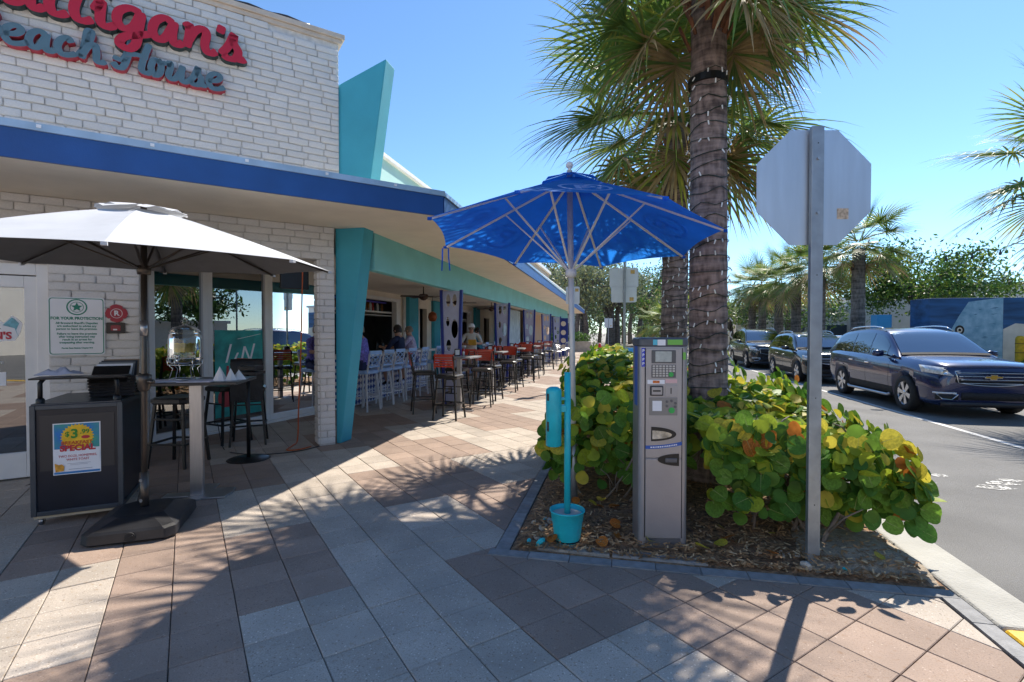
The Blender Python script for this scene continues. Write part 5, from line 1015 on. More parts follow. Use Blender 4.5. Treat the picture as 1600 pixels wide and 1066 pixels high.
def M_bark(name, c0, c1, sc):
    m = bpy.data.materials.new(name); m.use_nodes = True; N = m.node_tree.nodes; L = m.node_tree.links; p = N['Principled BSDF']; tc = N.new('ShaderNodeTexCoord')
    def nz(s, st):
        mp = N.new('ShaderNodeMapping'); mp.inputs['Scale'].default_value = st; L.new(tc.outputs['Object'], mp.inputs[0]); n = N.new('ShaderNodeTexNoise'); n.inputs['Scale'].default_value = s; n.inputs['Detail'].default_value = 6; L.new(mp.outputs[0], n.inputs[0]); return n.outputs[0]
    a = nz(9 * sc, (1, 1, .35)); b = nz(4 * sc, (.35, .35, 2.6)); mx = N.new('ShaderNodeMix'); mx.inputs[0].default_value = .5; L.new(a, mx.inputs[2]); L.new(b, mx.inputs[3])
    cr_ = N.new('ShaderNodeMapRange'); cr_.inputs[1].default_value = .38; cr_.inputs[2].default_value = .62; L.new(mx.outputs[0], cr_.inputs[0]); x = N.new('ShaderNodeMix'); x.data_type = 'RGBA'; L.new(cr_.outputs[0], x.inputs[0]); x.inputs[6].default_value = (*c0, 1); x.inputs[7].default_value = (*c1, 1); L.new(x.outputs[2], p.inputs['Base Color'])
    p.inputs['Roughness'].default_value = .9; bp = N.new('ShaderNodeBump'); bp.inputs['Strength'].default_value = 1; bp.inputs['Distance'].default_value = .035; L.new(mx.outputs[0], bp.inputs['Height']); L.new(bp.outputs[0], p.inputs['Normal']); MATS[name] = m; return m
BARK = M_bark('palm_bark', (.09, .065, .06), (.36, .27, .24), 2.2); BARK2 = M_bark('palm_bark_grey', (.06, .05, .042), (.24, .2, .17), 1.6)
def palm(label, x, y, h, r, seed, bend=(0, 0, 0), nf=34, scale=1., lights=False, near=True, group=None):
    rd = random.Random(seed); t = thing('palm_tree', label, 'palm tree', (x, y, 0), 0, group)
    m = MB(); ctr = trunk(m, 0, 0, -.05, h, r * 1.08, r * .92, bend, seed, n=22 if near else 12, k=70 if near else 24); tr = m.build('trunk', BARK if near else BARK2, t, smooth=True)
    cx, cy = ctr(1.0)
    m = MB()
    for k in range(46 if near else 18):                       # old leaf bases and fibre under the crown
        a = rd.uniform(0, 6.28); z = h - rd.uniform(-.1, .75) * scale; rr_ = r * .95; q = Vector((cx + rr_ * math.cos(a), cy + rr_ * math.sin(a), z)); dv = Vector((math.cos(a) * .45, math.sin(a) * .45, 1)).normalized(); l = rd.uniform(.15, .35)
        m.bar(q, q + dv * l, rd.uniform(.03, .07), .015, up=(math.cos(a), math.sin(a), 0))
    tag(m.build('leaf_bases', BOOT, t), kind='stuff')
    els = [72] * 4 + [45] * 7 + [20] * 8 + [-5] * 8 + [-28] * 7 + [-52] * 6
    if not near:
        els = [72] * 2 + [45] * 5 + [20] * 6 + [-5] * 6 + [-28] * 5 + [-52] * 3
    for k, el in enumerate(els):
        o = put(rd.choice(FR[el]), 'frond', t, (cx, cy, h + (.25 if el > 0 else .1) * scale), (rd.uniform(-.12, .12), rd.uniform(-.15, .15), k * 2.39996 + rd.uniform(-.3, .3))); s_ = scale * rd.uniform(.86, 1.1); o.scale = (s_, s_, s_)
    return t, ctr
p1_, c1_ = palm('tall palm tree wrapped in string lights right behind the parking machine', .88, 5.36, 5.05, .178, 1, (-.02, .0, .0))
p2_, c2_ = palm('palm tree wrapped in string lights behind the nearer lit palm', .775, 7.73, 4.55, .185, 2, (.03, 0, .02), scale=1.3)
BULB = M('bulb_white', (.85, .85, .82), .3); WIRE = M('wire_green', (.01, .025, .015), .5)
for (px_, py_, h, r, ctr, turns, seed, lab) in ((.88, 5.36, 4.1, .178, c1_, 26, 5, 'string of small white lights wound round the palm behind the parking machine'), (.775, 7.73, 4.0, .188, c2_, 34, 6, 'string of small white lights wound round the farther lit palm')):
    rd = random.Random(seed); t = thing('string_lights', lab, 'string lights', (px_, py_, 0)); pts = []; m2 = MB(); n = turns * 18
    for k in range(n):
        f = k / n; z = .75 + (h - .75) * f + .025 * math.sin(k * .9 + math.sin(k * .31) * 2); a = k / 18 * 2 * math.pi; cx, cy = ctr(z / 5.0); rr_ = r * (1.06 - .13 * z / 5) + .016; p = Vector((cx + rr_ * math.cos(a), cy + rr_ * math.sin(a), z)); pts.append(p)
        if rd.random() < .36:
            o_ = Vector((math.cos(a), math.sin(a), 0)); q = p + o_ * .006; dv = (Vector((0, 0, rd.choice((-1, -1, 1)))) + o_ * rd.uniform(.2, .6) + Vector((rd.uniform(-.5, .5), rd.uniform(-.5, .5), 0))).normalized(); m2.tube([q, q + dv * .042], [.0075, .006], 5)
    m = MB(); m.tube(pts, .0045, 4); m.build('wire', WIRE, t); tag(m2.build('bulbs', BULB, t), kind='stuff')
m = MB(); m.lathe([(.175, 3.98), (.19, 3.985), (.19, 4.05), (.175, 4.055)], 24, (.86, 5.36, 0)); tag(m.build('trunk_strap', BLACK), 'black strap tied round the palm trunk above its lights', 'strap')
palm('palm tree with hanging fronds standing beyond the navy car', 8.75, 11.5, 4.5, .2, 3, near=False, scale=1.35)
gp = 'palms in the row across the street'
for k, (X, Y, h, lab) in enumerate([(9.5, 22.9, 4.9, 'tall palm beside the mural wall across the street'), (9.5, 26.9, 4.7, 'palm next to the tall one in the row across the street'), (9.5, 30.2, 4.5, 'third palm of the row across the street'), (9.6, 33.6, 4.4, 'fourth palm of the row across the street'), (9.4, 36.4, 4.6, 'fifth palm of the row across the street'), (9.5, 39.5, 4.6, 'last palm of the row across the street')]):
    palm(lab, X, Y, h, .25, 40 + k, near=False, scale=1.3, group=gp)

# ------------------------------------------------------------------ sea grape shrubs in the bed
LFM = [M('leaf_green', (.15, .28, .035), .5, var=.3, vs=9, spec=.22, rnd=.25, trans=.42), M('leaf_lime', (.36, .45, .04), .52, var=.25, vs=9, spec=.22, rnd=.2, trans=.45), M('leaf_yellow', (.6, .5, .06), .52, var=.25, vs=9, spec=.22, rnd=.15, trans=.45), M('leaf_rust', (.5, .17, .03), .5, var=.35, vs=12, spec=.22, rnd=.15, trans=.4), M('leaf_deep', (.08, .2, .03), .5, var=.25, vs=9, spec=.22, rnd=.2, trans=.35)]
def leaf_pts(fold, notch):
    pts = [(0, 0, 0)]; N_ = 14
    for k in range(N_):
        a = 2 * math.pi * k / N_; r = .5 * (1 + .04 * math.sin(3 * a)); x = r * math.sin(a); y = .48 - r * math.cos(a) * .96
        if k == 0: y += notch
        pts.append((x, y, abs(x) * fold + .05 * math.sin(2 * y)))
    return pts
LPT = [leaf_pts(.22, .1), leaf_pts(.38, .06), leaf_pts(.1, .12)]; VEIN = M('leaf_vein', (.35, .36, .12), .5)
def leaf_geo(m, T, pts, mi):
    m.T = T; m.mi = mi; mid = [(0, .48, .03)]; m.add([(0, .46, pts[7][2] * .3)] + pts[1:], [(0, k, k % 14 + 1) for k in range(1, 15)]); m.T = Matrix.Identity(4)
LME = []
for mt in LFM:
    for q in LPT: m = MB(); leaf_geo(m, Matrix.Identity(4), q, 0); m.mi = 1; m.add([(-.012, .02, .012), (.012, .02, .012), (.004, .9, .05), (-.004, .9, .05)], [(0, 1, 2, 3)]); LME.append(m.mesh('leaf', [mt, VEIN], True))
STEM = M('shrub_stem', (.2, .16, .13), .8, var=.3, vs=14, bump=.4, bs=50)
def hz(x, y): return .82 + .1 * math.sin(1.7 * x + .6) + .07 * math.sin(2.3 * y + x) + (.22 if x < .1 else 0) * min(1, max(0, (y - 4.4) / 1.2)) + .05 * min(1, max(0, y - 5))
def shrub(label, x0, x1, y0, y1, nleaf, nind, seed, front, left, right, nst, size=(.085, .15)):
    rd = random.Random(seed); cx, cy = (x0 + x1) / 2, (y0 + y1) / 2; t = thing('sea_grape_shrub', label, 'shrub', (cx, cy, .03), 0, 'sea grape shrubs in the planting bed')
    L_ = []
    while len(L_) < nleaf:
        u = rd.random(); x = rd.uniform(x0, x1); y = rd.uniform(y0, y1); top = hz(x, y)
        ex = min(x - x0, x1 - x) ; ed = min(1, (min((x1 - x) if right else 9, (x - x0) if left else 9, (y - y0) if front else 9) + .08) / .35); top = top * (.72 + .28 * ed)
        if u < .58: z = top - abs(rd.gauss(0, .07)); nv = Vector((rd.gauss(0, .45), rd.gauss(-.1, .45), 1))
        elif u < .84 and front: y = y0 + abs(rd.gauss(0, .12)); z = .2 + (top - .2) * rd.random() ** .5; nv = Vector((rd.gauss(0, .5), -1, rd.uniform(-.1, .9)))
        elif u < .92 and left: x = x0 + abs(rd.gauss(0, .1)); z = .12 + (top - .12) * rd.random() ** .6; nv = Vector((-1, rd.gauss(0, .5), rd.uniform(0, .9)))
        elif right and u < .96: x = x1 - abs(rd.gauss(0, .1)); z = .22 + (top - .22) * rd.random() ** .5; nv = Vector((1, rd.gauss(-.3, .5), rd.uniform(0, .9)))
        else: z = .25 + (top - .3) * rd.random(); nv = Vector((rd.gauss(0, .7), rd.gauss(-.3, .7), .7))
        if (x - .88) ** 2 + (y - 5.36) ** 2 < .075 or (x - .775) ** 2 + (y - 7.73) ** 2 < .075 or (-.02 < x < .6 and y < 4.0) or ((x - 1.255) ** 2 + (y - 3.6) ** 2 < .012): continue
        s_ = rd.uniform(*size); mi = rd.choices(range(5), (4, 5.5, 2.4, .35, 2) if z > top - .16 else (6, 1.6, .3, .35, 5))[0]  # limes and yellows weighted to the top: sunlight put into leaf colour
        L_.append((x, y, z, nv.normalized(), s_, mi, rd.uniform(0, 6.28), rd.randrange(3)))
    L_.sort(key=lambda q: (q[0] ** 2 + q[1] ** 2) / q[4] ** 2)
    mf = MB()
    for k, (x, y, z, nv, s_, mi, spin, v) in enumerate(L_):
        T = Matrix.Translation((x - cx, y - cy, z - .03)) @ nv.to_track_quat('Z', 'Y').to_matrix().to_4x4() @ Matrix.Rotation(spin, 4, 'Z') @ Matrix.Scale(s_, 4)
        if k < nind: o = put(LME[mi * 3 + v], 'leaf', t); o.matrix_local = T
        else: leaf_geo(mf, T, LPT[v], mi)
    if mf.v: tag(mf.build('foliage', LFM, t, smooth=True), kind='stuff')
    for k in range(nst):
        bx, by = rd.uniform(x0 + .2, x1 - .2), y0 + (.12 + abs(rd.gauss(0, .3)) if front else rd.uniform(.1, y1 - y0)); a = rd.uniform(-.8, .8); ln = rd.uniform(.25, .5); p0 = Vector((bx - cx, by - cy, -.03)); p1 = p0 + Vector((math.sin(a) * ln * .6, -.12 * rd.random(), ln * .55)); p2 = p1 + Vector((math.sin(a) * ln * .7 + rd.uniform(-.1, .1), rd.uniform(-.15, .1), ln * .8)); p3 = p2 + Vector((rd.uniform(-.15, .15), rd.uniform(-.12, .12), .2))
        m = MB(); r_ = rd.uniform(.009, .019); pts = cr([p0, p1, p2, p3], 4); m.tube(pts, [r_ * (1 - .6 * i / len(pts)) for i in range(len(pts))], 6)
        for b in range(3): i = rd.randrange(3, len(pts) - 1); q = pts[i]; e = q + Vector((rd.uniform(-.2, .2), rd.uniform(-.15, .1), rd.uniform(.08, .25))); m.tube([q, q.lerp(e, .5) + Vector((0, 0, .03)), e], [r_ * .5, r_ * .4, r_ * .25], 5)
        m.build('stem', STEM, t, smooth=True)
shrub('sea grape shrub with rusty leaves and bare stems around the sign post', .64, 1.98, 3.74, 5.0, 1750, 285, 11, True, False, True, 13, (.078, .14))
shrub('sea grape shrub behind the turquoise bucket post', -.62, .6, 4.35, 5.6, 900, 220, 12, True, True, False, 10)
shrub('sea grape shrub between the lit palm and the kerb', .3, 1.88, 5.0, 7.2, 1300, 120, 13, False, False, True, 5)
shrub('sea grape shrub along the sidewalk edge behind the lit palm', -.62, .4, 5.5, 8.2, 1100, 120, 14, False, True, False, 4)
shrub('far end of the sea grape hedge beside the twin blank signs', -.6, 1.85, 7.6, 12.3, 2400, 60, 15, False, True, True, 4, (.1, .16))
random.seed(77)
DEADL = LME[9:12]
for k in range(26):
    o = put(random.choice(DEADL if k % 3 else LME[6:9]), 'fallen_leaf', bed, (random.uniform(-.5, 1.7), 3.55 + random.random() ** 2 * 1.0, .075), (random.uniform(-.5, .5), random.uniform(-.5, .5), random.uniform(0, 6))); s_ = random.uniform(.05, .1); o.scale = (s_, s_, s_)

# ------------------------------------------------------------------ cars
PAINTS = {}
def car(label, x, y, paint, P):
    t = thing('parked_car', label, 'car', (x, y, -.12), 0, 'dark cars waiting along the lane line')
    Lc, Wd, Hh, fa, ra, wr = P['L'], P['W'], P['H'], P['fa'], P['ra'], P['wr']; k_ = Lc / 5.17; hw = Wd / 2; zk = Hh / 1.77
    LOW = [(y_ * k_, w_ * hw, zb, zs * zk, zt * zk) for y_, w_, zb, zs, zt in ((0, .7, .32, .74, .88), (.035, .8, .26, .77, .94), (.1, .87, .235, .81, .985), (.25, .94, .22, .86, 1.03), (.7, .98, .22, .93, 1.08), (1.3, 1.0, .22, .98, 1.125), (1.7, 1.0, .22, 1.0, 1.14), (2.6, 1.0, .22, 1.03, 1.15), (3.6, 1.0, .22, 1.06, 1.17), (4.4, .985, .24, 1.08, 1.19), (4.85, .95, .28, 1.08, 1.18), (5.05, .88, .33, 1.05, 1.15), (5.17, .78, .42, 1.0, 1.1))]
    def sec(y_):
        w = interp(LOW, y_, 1); zb = interp(LOW, y_, 2); zs = interp(LOW, y_, 3); zt = interp(LOW, y_, 4); zm = zb + (zs - zb) * .52
        half = [(w * .55, zb), (w * .9, zb + .015), (w * .965, zb + .09), (w * .985, zb + (zm - zb) * .6), (w, zm), (w * .995, zm + (zs - zm) * .45), (w * .975, zs - .03), (w * .945, zs + .02), (w * .88, zt - .015), (w * .7, zt + .018), (w * .35, zt + .03), (0, zt + .034)]
        return half
    ys = [Lc * (1 - math.cos(math.pi * i / 56)) / 2 for i in range(57)]; m = MB(); rows = []
    for y_ in ys:
        h = sec(y_); rows.append([(-a, y_, b) for a, b in h] + [(a, y_, b) for a, b in h[-2::-1]])
    rows = [r + [r[0]] for r in rows]; m.grid(rows); m.add(rows[0][:-1], [tuple(range(len(rows[0]) - 1))]); m.add(rows[-1][:-1], [tuple(range(len(rows[0]) - 1))[::-1]])
    me = m.mesh('body', [paint, RUBBER], True); bm = bmesh.new(); bm.from_mesh(me); bmesh.ops.remove_doubles(bm, verts=bm.verts, dist=.0005); bmesh.ops.recalc_face_normals(bm, faces=bm.faces); bm.to_mesh(me); bm.free()
    o = bpy.data.objects.new('tmp', me); COL.objects.link(o); cut = MB()
    for ya in (fa, ra):
        for sx in (-1, 1): cut.lathe([(0, sx * hw * .62), (wr + .075, sx * hw * .62), (wr + .075, sx * hw * 1.2), (0, sx * hw * 1.2)], 40, (0, ya, wr + .01), axis='x')
    cm = cut.mesh('cut', [paint, RUBBER]); co = bpy.data.objects.new('cut', cm); COL.objects.link(co); md = o.modifiers.new('b', 'BOOLEAN'); md.operation = 'DIFFERENCE'; md.solver = 'EXACT'; md.object = co
    bpy.context.view_layer.update(); bme = bpy.data.meshes.new_from_object(o.evaluated_get(bpy.context.evaluated_depsgraph_get())); bpy.data.objects.remove(o); bpy.data.objects.remove(co)
    bme.name = 'body'
    for p in bme.polygons:
        p.use_smooth = True
        c = p.center
        for ya in (fa, ra):
            if math.hypot(c.y - ya, c.z - wr - .01) < wr + .07 and abs(c.x) < hw * .99 and c.z < wr * 2.3 and abs(p.normal.x) < .3: p.material_index = 1
    bd = put(bme, 'body', t)
    # greenhouse
    RF = [(y_ * k_, z_ * zk, w_) for y_, z_, w_ in P['roof']]
    def zr(y_): return interp(RF, y_, 1)
    zb_ = 1.1 * zk; wb = hw * .915; wt_ = hw * .70
    def gsec(y_, n=9):
        z_ = zr(y_); f = max(0, min(1, (z_ - zb_) / (Hh - zb_))); top = wb + (wt_ - wb) * f; e = min(.07, (z_ - zb_) * .3)
        pts = [(wb, zb_ - .03), (wb + (top - wb) * .5 + .012, zb_ + (z_ - e - zb_) * .5), (top + .004, z_ - e), (top - .03, z_ - e * .35), (top - .09, z_ - .01), (top * .5, z_ + .012), (0, z_ + .018)]
        return pts
    ys2 = [RF[0][0] + (RF[-1][0] - RF[0][0]) * i / 48 for i in range(49)]; m = MB(); rows = []
    for y_ in ys2: h = gsec(y_); rows.append([(-a, y_, b) for a, b in h] + [(a, y_, b) for a, b in h[-2::-1]])
    m.grid(rows); gh = m.build('cabin', paint, t, smooth=True)
    # glass set just proud of the cabin
    ws0, ws1 = P['ws']; n = 12; m = MB()
    def toprow(y_, lift): h = gsec(y_); z_ = zr(y_); xt = h[4][0] + .03; return [(xt * u / 8, y_ - lift * .7, z_ + .016 * (1 - (u / 8) ** 2) + lift) for u in range(-8, 9)]
    m.grid([toprow(ws0 + (ws1 - ws0) * i / n, .007) for i in range(n + 1)]); m.build('windshield', CARGL, t, smooth=True)
    m = MB(); m.grid([[(x_, y_ - .012, z_ + .004) for x_, y_, z_ in toprow(ws0 + d_, .007)] for d_ in (-.03, .035)]); m.build('wiper_cowl', RUBBER, t)
    for sx in (-1, 1):
        for pn in P['panes']:
            m = MB(); rows = []
            for i in range(11):
                y_ = pn[0] + (pn[1] - pn[0]) * i / 10; h = gsec(y_); (xa, za), (xb, zb2), (xc, zc) = h[0], h[1], h[2]; lo = zb_ + .045; hi = max(lo + .004, zc - .035); rr_ = []
                for q in range(5): z_ = lo + (hi - lo) * q / 4; x_ = (xa + (xb - xa) * (z_ - za) / (zb2 - za)) if z_ < zb2 else (xb + (xc - xb) * (z_ - zb2) / max(zc - zb2, 1e-4)); rr_.append((sx * (x_ + .006), y_, z_))
                rows.append(rr_)
            m.grid(rows); m.build('side_window', CARGL2, t, smooth=True)
        # mirror, handles, step, roof rail, door seams
        m = MB(); m.lathe([(0, -.12), (.06, -.1), (.085, 0), (.07, .1), (0, .12)], 14, (0, 0, 0), axis='x'); mo = m.build('mirror', paint, t, smooth=True); mo.location = (sx * (hw + .1), ws0 + .42, zb_ + .07); mo.scale = (1, .7, .9)
        m = MB(); m.bar((sx * hw * .9, ws0 + .44, zb_ + .03), (sx * (hw + .04), ws0 + .43, zb_ + .05), .05, .03); m.build('mirror_arm', RUBBER, t)
        m = MB()
        for y_ in P['handles']: zz = interp(LOW, y_, 3) - .1; m = MB(); m.bar((sx * (hw * 1.0 + .012), y_ - .09, zz), (sx * (hw * 1.0 + .012), y_ + .09, zz), .025, .028); m.build('door_handle', CHROME, t, bevel=.006)
        if P.get('step'): m = MB(); m.tube([(sx * (hw + .01), fa + wr + .12, .3), (sx * (hw + .03), fa + wr + .2, .27), (sx * (hw + .03), ra - wr - .2, .27), (sx * (hw + .01), ra - wr - .12, .3)], .032, 10); m.build('side_step', STEEL, t, smooth=True)
        m = MB(); rl = [(sx * wt_ * .97, y_, zr(y_) + (.045 if 0 < i < 8 else -.0)) for i, y_ in enumerate([ws1 + .15 + (P['railend'] - ws1 - .15) * q / 8 for q in range(9)])]; m.tube(rl, .016, 8); m.build('roof_rail', CHROME, t, smooth=True)
        for y_ in P['seams']:
            m = MB(); m.grid([[(sx * (a + .0015), y_ + d_, b) for a, b in sec(y_)[2:8]] for d_ in (-.004, .004)]); m.build('door_seam', RUBBER, t)
        m = MB(); m.grid([[(sx * (a + .004), y_, b) for a, b in sec(y_)[1:4]] for y_ in [fa + wr + .08 + (ra - fa - 2 * wr - .16) * q / 6 for q in range(7)]]); m.build('rocker_trim', RUBBER, t, smooth=True)
    # front
    yw = lambda x_: next((LOW[i][0] + (LOW[i + 1][0] - LOW[i][0]) * max(0, (abs(x_) - LOW[i][1])) / (LOW[i + 1][1] - LOW[i][1]) for i in range(4) if abs(x_) <= LOW[i + 1][1]), LOW[4][0])
    def yf(x_, z_=.6): return (0 if abs(x_) < LOW[0][1] else yw(x_)) + max(0, z_ - .86 * zk) * .7
    def strip2(name, x0, x1, z0, z1, mat, lift, n=16, wav=lambda u: (0, 0), par=t):
        m = MB(); rows = [[], []]
        for i in range(n + 1):
            u = i / n; x_ = x0 + (x1 - x0) * u; a, b = wav(u)
            for q, z_ in ((0, z0 + a), (1, z1 + b)): rows[q].append((x_, yf(x_, z_) - lift, z_))
        m.grid(rows); g = m.build(name, mat, par, smooth=True); sd = g.modifiers.new('s', 'SOLIDIFY'); sd.thickness = .012; return g
    gz0, gz1 = P['grille']; gw = hw * .6
    gr = strip2('grille', -gw, gw, gz0, gz1, RUBBER, .008, wav=lambda u: (.06 * abs(2 * u - 1) ** 2, 0))
    for q in range(P['bars']): z_ = gz0 + (gz1 - gz0) * (q + .6) / P['bars']; w_ = gw * (.8 + .18 * (q + .6) / P['bars']); m = MB(); m.tube([(w_ * u / 8, yf(w_ * u / 8, z_) - .018, z_) for u in range(-8, 9)], .0085, 6); m.build('grille_bar', CHROME if P.get('chrome', 1) else GUN, gr, smooth=True)
    fr_ = [(u, gz1 + .006) for u in [gw * q / 8 for q in range(-8, 9)]] + [(gw * .97, (gz0 + gz1) / 2 + .05)] + [(u, gz0 + .06 * (u / gw) ** 2 - .006) for u in [gw * q / 8 * .93 for q in range(8, -9, -1)]] + [(-gw * .97, (gz0 + gz1) / 2 + .05), (-gw, gz1 + .006)]
    m = MB(); m.tube([(u, yf(u, z_) - .016, z_) for u, z_ in fr_], .011, 6); m.build('grille_frame', CHROME, gr, smooth=True)
    if P.get('emblem'):
        m = MB(); zc = (gz0 + gz1) / 2 + .03; m.prism([(-.15, -.022), (-.06, -.022), (-.06, -.05), (.05, -.05), (.05, -.022), (.135, -.022), (.15, .022), (.06, .022), (.06, .05), (-.05, .05), (-.05, .022), (-.135, .022)], 0, .02, lambda a, b, c_: (a, yf(0, zc + b) - .03 - c_, zc + b)); em = m.build('emblem', CHROME, gr)
        m = MB(); m.prism([(-.135, -.013), (-.05, -.013), (-.05, -.04), (.04, -.04), (.04, -.013), (.122, -.013), (.135, .013), (.05, .013), (.05, .04), (-.04, .04), (-.04, .013), (-.122, .013)], 0, .006, lambda a, b, c_: (a, yf(0, zc + b) - .051 - c_, zc + b)); m.build('emblem_gold', M('gold', (.6, .38, .08), .3, .9), gr)
    for sx in (-1, 1):
        hl = strip2('headlight', sx * gw * 1.04, sx * hw * .955, gz1 - .09, gz1 + .045, M('lamp_glass', (.55, .6, .66), .08, .3, var=.35, vs=22), .006, wav=lambda u: (.05 * u, .055 * u))
        m = MB(); m.lathe([(0, 0), (.042, -.004), (.048, -.016), (.05, -.004)], 16, (sx * hw * .76, yf(hw * .76, gz1 - .02) - .012, gz1 - .015), axis='y'); m.build('lamp', CHROME, hl, smooth=True)
        strip2('fog_lamp_trim', sx * hw * .58, sx * hw * .9, .47 * zk, .50 * zk, M('lamp_clear', (.7, .72, .74), .15), .012)
        fg = strip2('fog_lamp_recess', sx * hw * .55, sx * hw * .88, .36 * zk, .455 * zk, RUBBER, .01)
        m = MB(); m.tube([(sx * u, yf(u, z_) - .018, z_) for u, z_ in ((hw * .56, .46 * zk), (hw * .87, .46 * zk), (hw * .8, .37 * zk), (hw * .66, .365 * zk), (hw * .56, .46 * zk))], .009, 6); m.build('fog_chrome', CHROME, fg)
    strip2('lower_intake', -hw * .5, hw * .5, .36 * zk, .5 * zk, RUBBER, .012); strip2('bumper_lip', -hw * .82, hw * .82, .225, .32, DKPL, .014)
    if P.get('plate'): m = MB(); m.box(0, -.03, .55, .31, .01, .16); m.build('licence_plate', PAPER, t)
    # wheels
    for ya in (fa, ra):
        for sx in (-1, 1):
            w_ = sx * (hw - .11); m = MB(); m.lathe([(wr * .66, -.1), (wr * .8, -.115), (wr * .95, -.105), (wr, -.07), (wr, .07), (wr * .95, .105), (wr * .8, .115), (wr * .66, .1)], 36, (w_, ya, wr), axis='x'); wh = m.build('wheel', RUBBER, t, smooth=True)
            m = MB(); m.lathe([(wr * .67, sx * .1), (wr * .68, sx * .075), (wr * .62, sx * .07), (wr * .6, sx * .0)], 36, (w_, ya, wr), axis='x')
            for s_ in range(6):
                a = R(60 * s_ + 12)
                for da in (-.11, .11): c_, e_ = math.cos, math.sin; m.bar((w_ + sx * .075, ya + .05 * c_(a), wr + .05 * e_(a)), (w_ + sx * .085, ya + wr * .63 * c_(a + da), wr + wr * .63 * e_(a + da)), wr * .15, .025, up=(1, 0, 0))
            m.lathe([(0, sx * .098), (.04, sx * .098), (.06, sx * .085), (.07, sx * .05)], 18, (w_, ya, wr), axis='x'); m.build('rim', M('alloy', (.62, .62, .64), .25, .9, var=.05, vs=9), wh)
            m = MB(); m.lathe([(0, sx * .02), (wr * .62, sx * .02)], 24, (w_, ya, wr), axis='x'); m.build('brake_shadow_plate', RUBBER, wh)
    m = MB(); m.box(0, Lc * .5, .3, Wd * .8, Lc * .8, .12); m.build('underbody', RUBBER, t)
    m = MB()
    for sx in (-1, 1):
        m = MB(); m.box(sx * .38, Lc * .46, .98, .5, .16, .62, rx=-.15); m.build('seat_back', GUN, t, bevel=.04); m = MB(); m.box(sx * .38, Lc * .47, 1.38, .25, .1, .16); m.build('head_rest', GUN, t, bevel=.03)
    m = MB(); m.box(0, ws0 + .4, 1.0 * zk, Wd * .8, .5, .14); m.build('dashboard', M('dash', (.16, .15, .14), .7), t, bevel=.03)
    m = MB(); m.tube([(-.4 + .19 * math.cos(k * .3), Lc * .39, 1.06 + .17 * math.sin(k * .3)) for k in range(22)], .014, 6); m.build('steering_wheel', RUBBER, t)
    return t
CARGL2 = M_glass('car_side_glass', (.05, .06, .065), .1)
def paint(name, c): return M(name, c, .22, .2, coat=1.)
RT = [(1.32, 1.115, 0), (1.55, 1.265, 0), (1.85, 1.455, 0), (2.15, 1.62, 0), (2.45, 1.7, 0), (2.95, 1.745, 0), (3.6, 1.735, 0), (4.2, 1.69, 0), (4.6, 1.6, 0), (4.82, 1.42, 0), (5.0, 1.15, 0)]
car('glossy navy crossover with chrome grille and gold emblem, waiting beside the mural', 6.86, 11.08, paint('paint_navy', (.008, .016, .075)), dict(L=5.17, W=1.99, H=1.77, fa=.98, ra=4.0, wr=.37, roof=RT, ws=(1.4, 2.2), panes=((1.85, 2.62), (2.7, 3.55), (3.63, 4.62)), handles=(2.55, 3.4), seams=(1.6, 2.66, 3.6), railend=4.3, grille=(.64, .9), bars=4, emblem=1, step=1))
k2 = 4.5 / 5.17
car('black compact crossover stopped behind the navy one', 6.72, 17.5, paint('paint_black', (.008, .008, .01)), dict(L=4.5, W=1.86, H=1.66, fa=.87, ra=3.55, wr=.35, roof=RT, ws=(1.22, 1.92), panes=((1.61, 2.28), (2.35, 3.1), (3.16, 4.0)), handles=(2.2, 2.95), seams=(1.4, 2.3, 3.1), railend=3.75, grille=(.62, .8), bars=3, plate=1))
car('dark grey boxy off-roader at the back of the waiting cars', 6.7, 24.1, paint('paint_grey', (.03, .033, .038)), dict(L=4.8, W=1.93, H=1.82, fa=.92, ra=3.72, wr=.39, roof=RT, ws=(1.3, 2.05), panes=((1.72, 2.43), (2.5, 3.3), (3.37, 4.28)), handles=(2.35, 3.15), seams=(1.5, 2.46, 3.33), railend=4.0, grille=(.66, .9), bars=3, chrome=0))
car('maroon car parked across the street behind the navy crossover', 10.4, 24.5, paint('paint_maroon', (.05, .008, .012)), dict(L=4.5, W=1.8, H=1.5, fa=.87, ra=3.55, wr=.33, roof=RT, ws=(1.22, 1.92), panes=((1.61, 2.28), (2.35, 3.1), (3.16, 4.0)), handles=(2.2, 2.95), seams=(1.4, 2.3, 3.1), railend=3.75, grille=(.55, .72), bars=3))

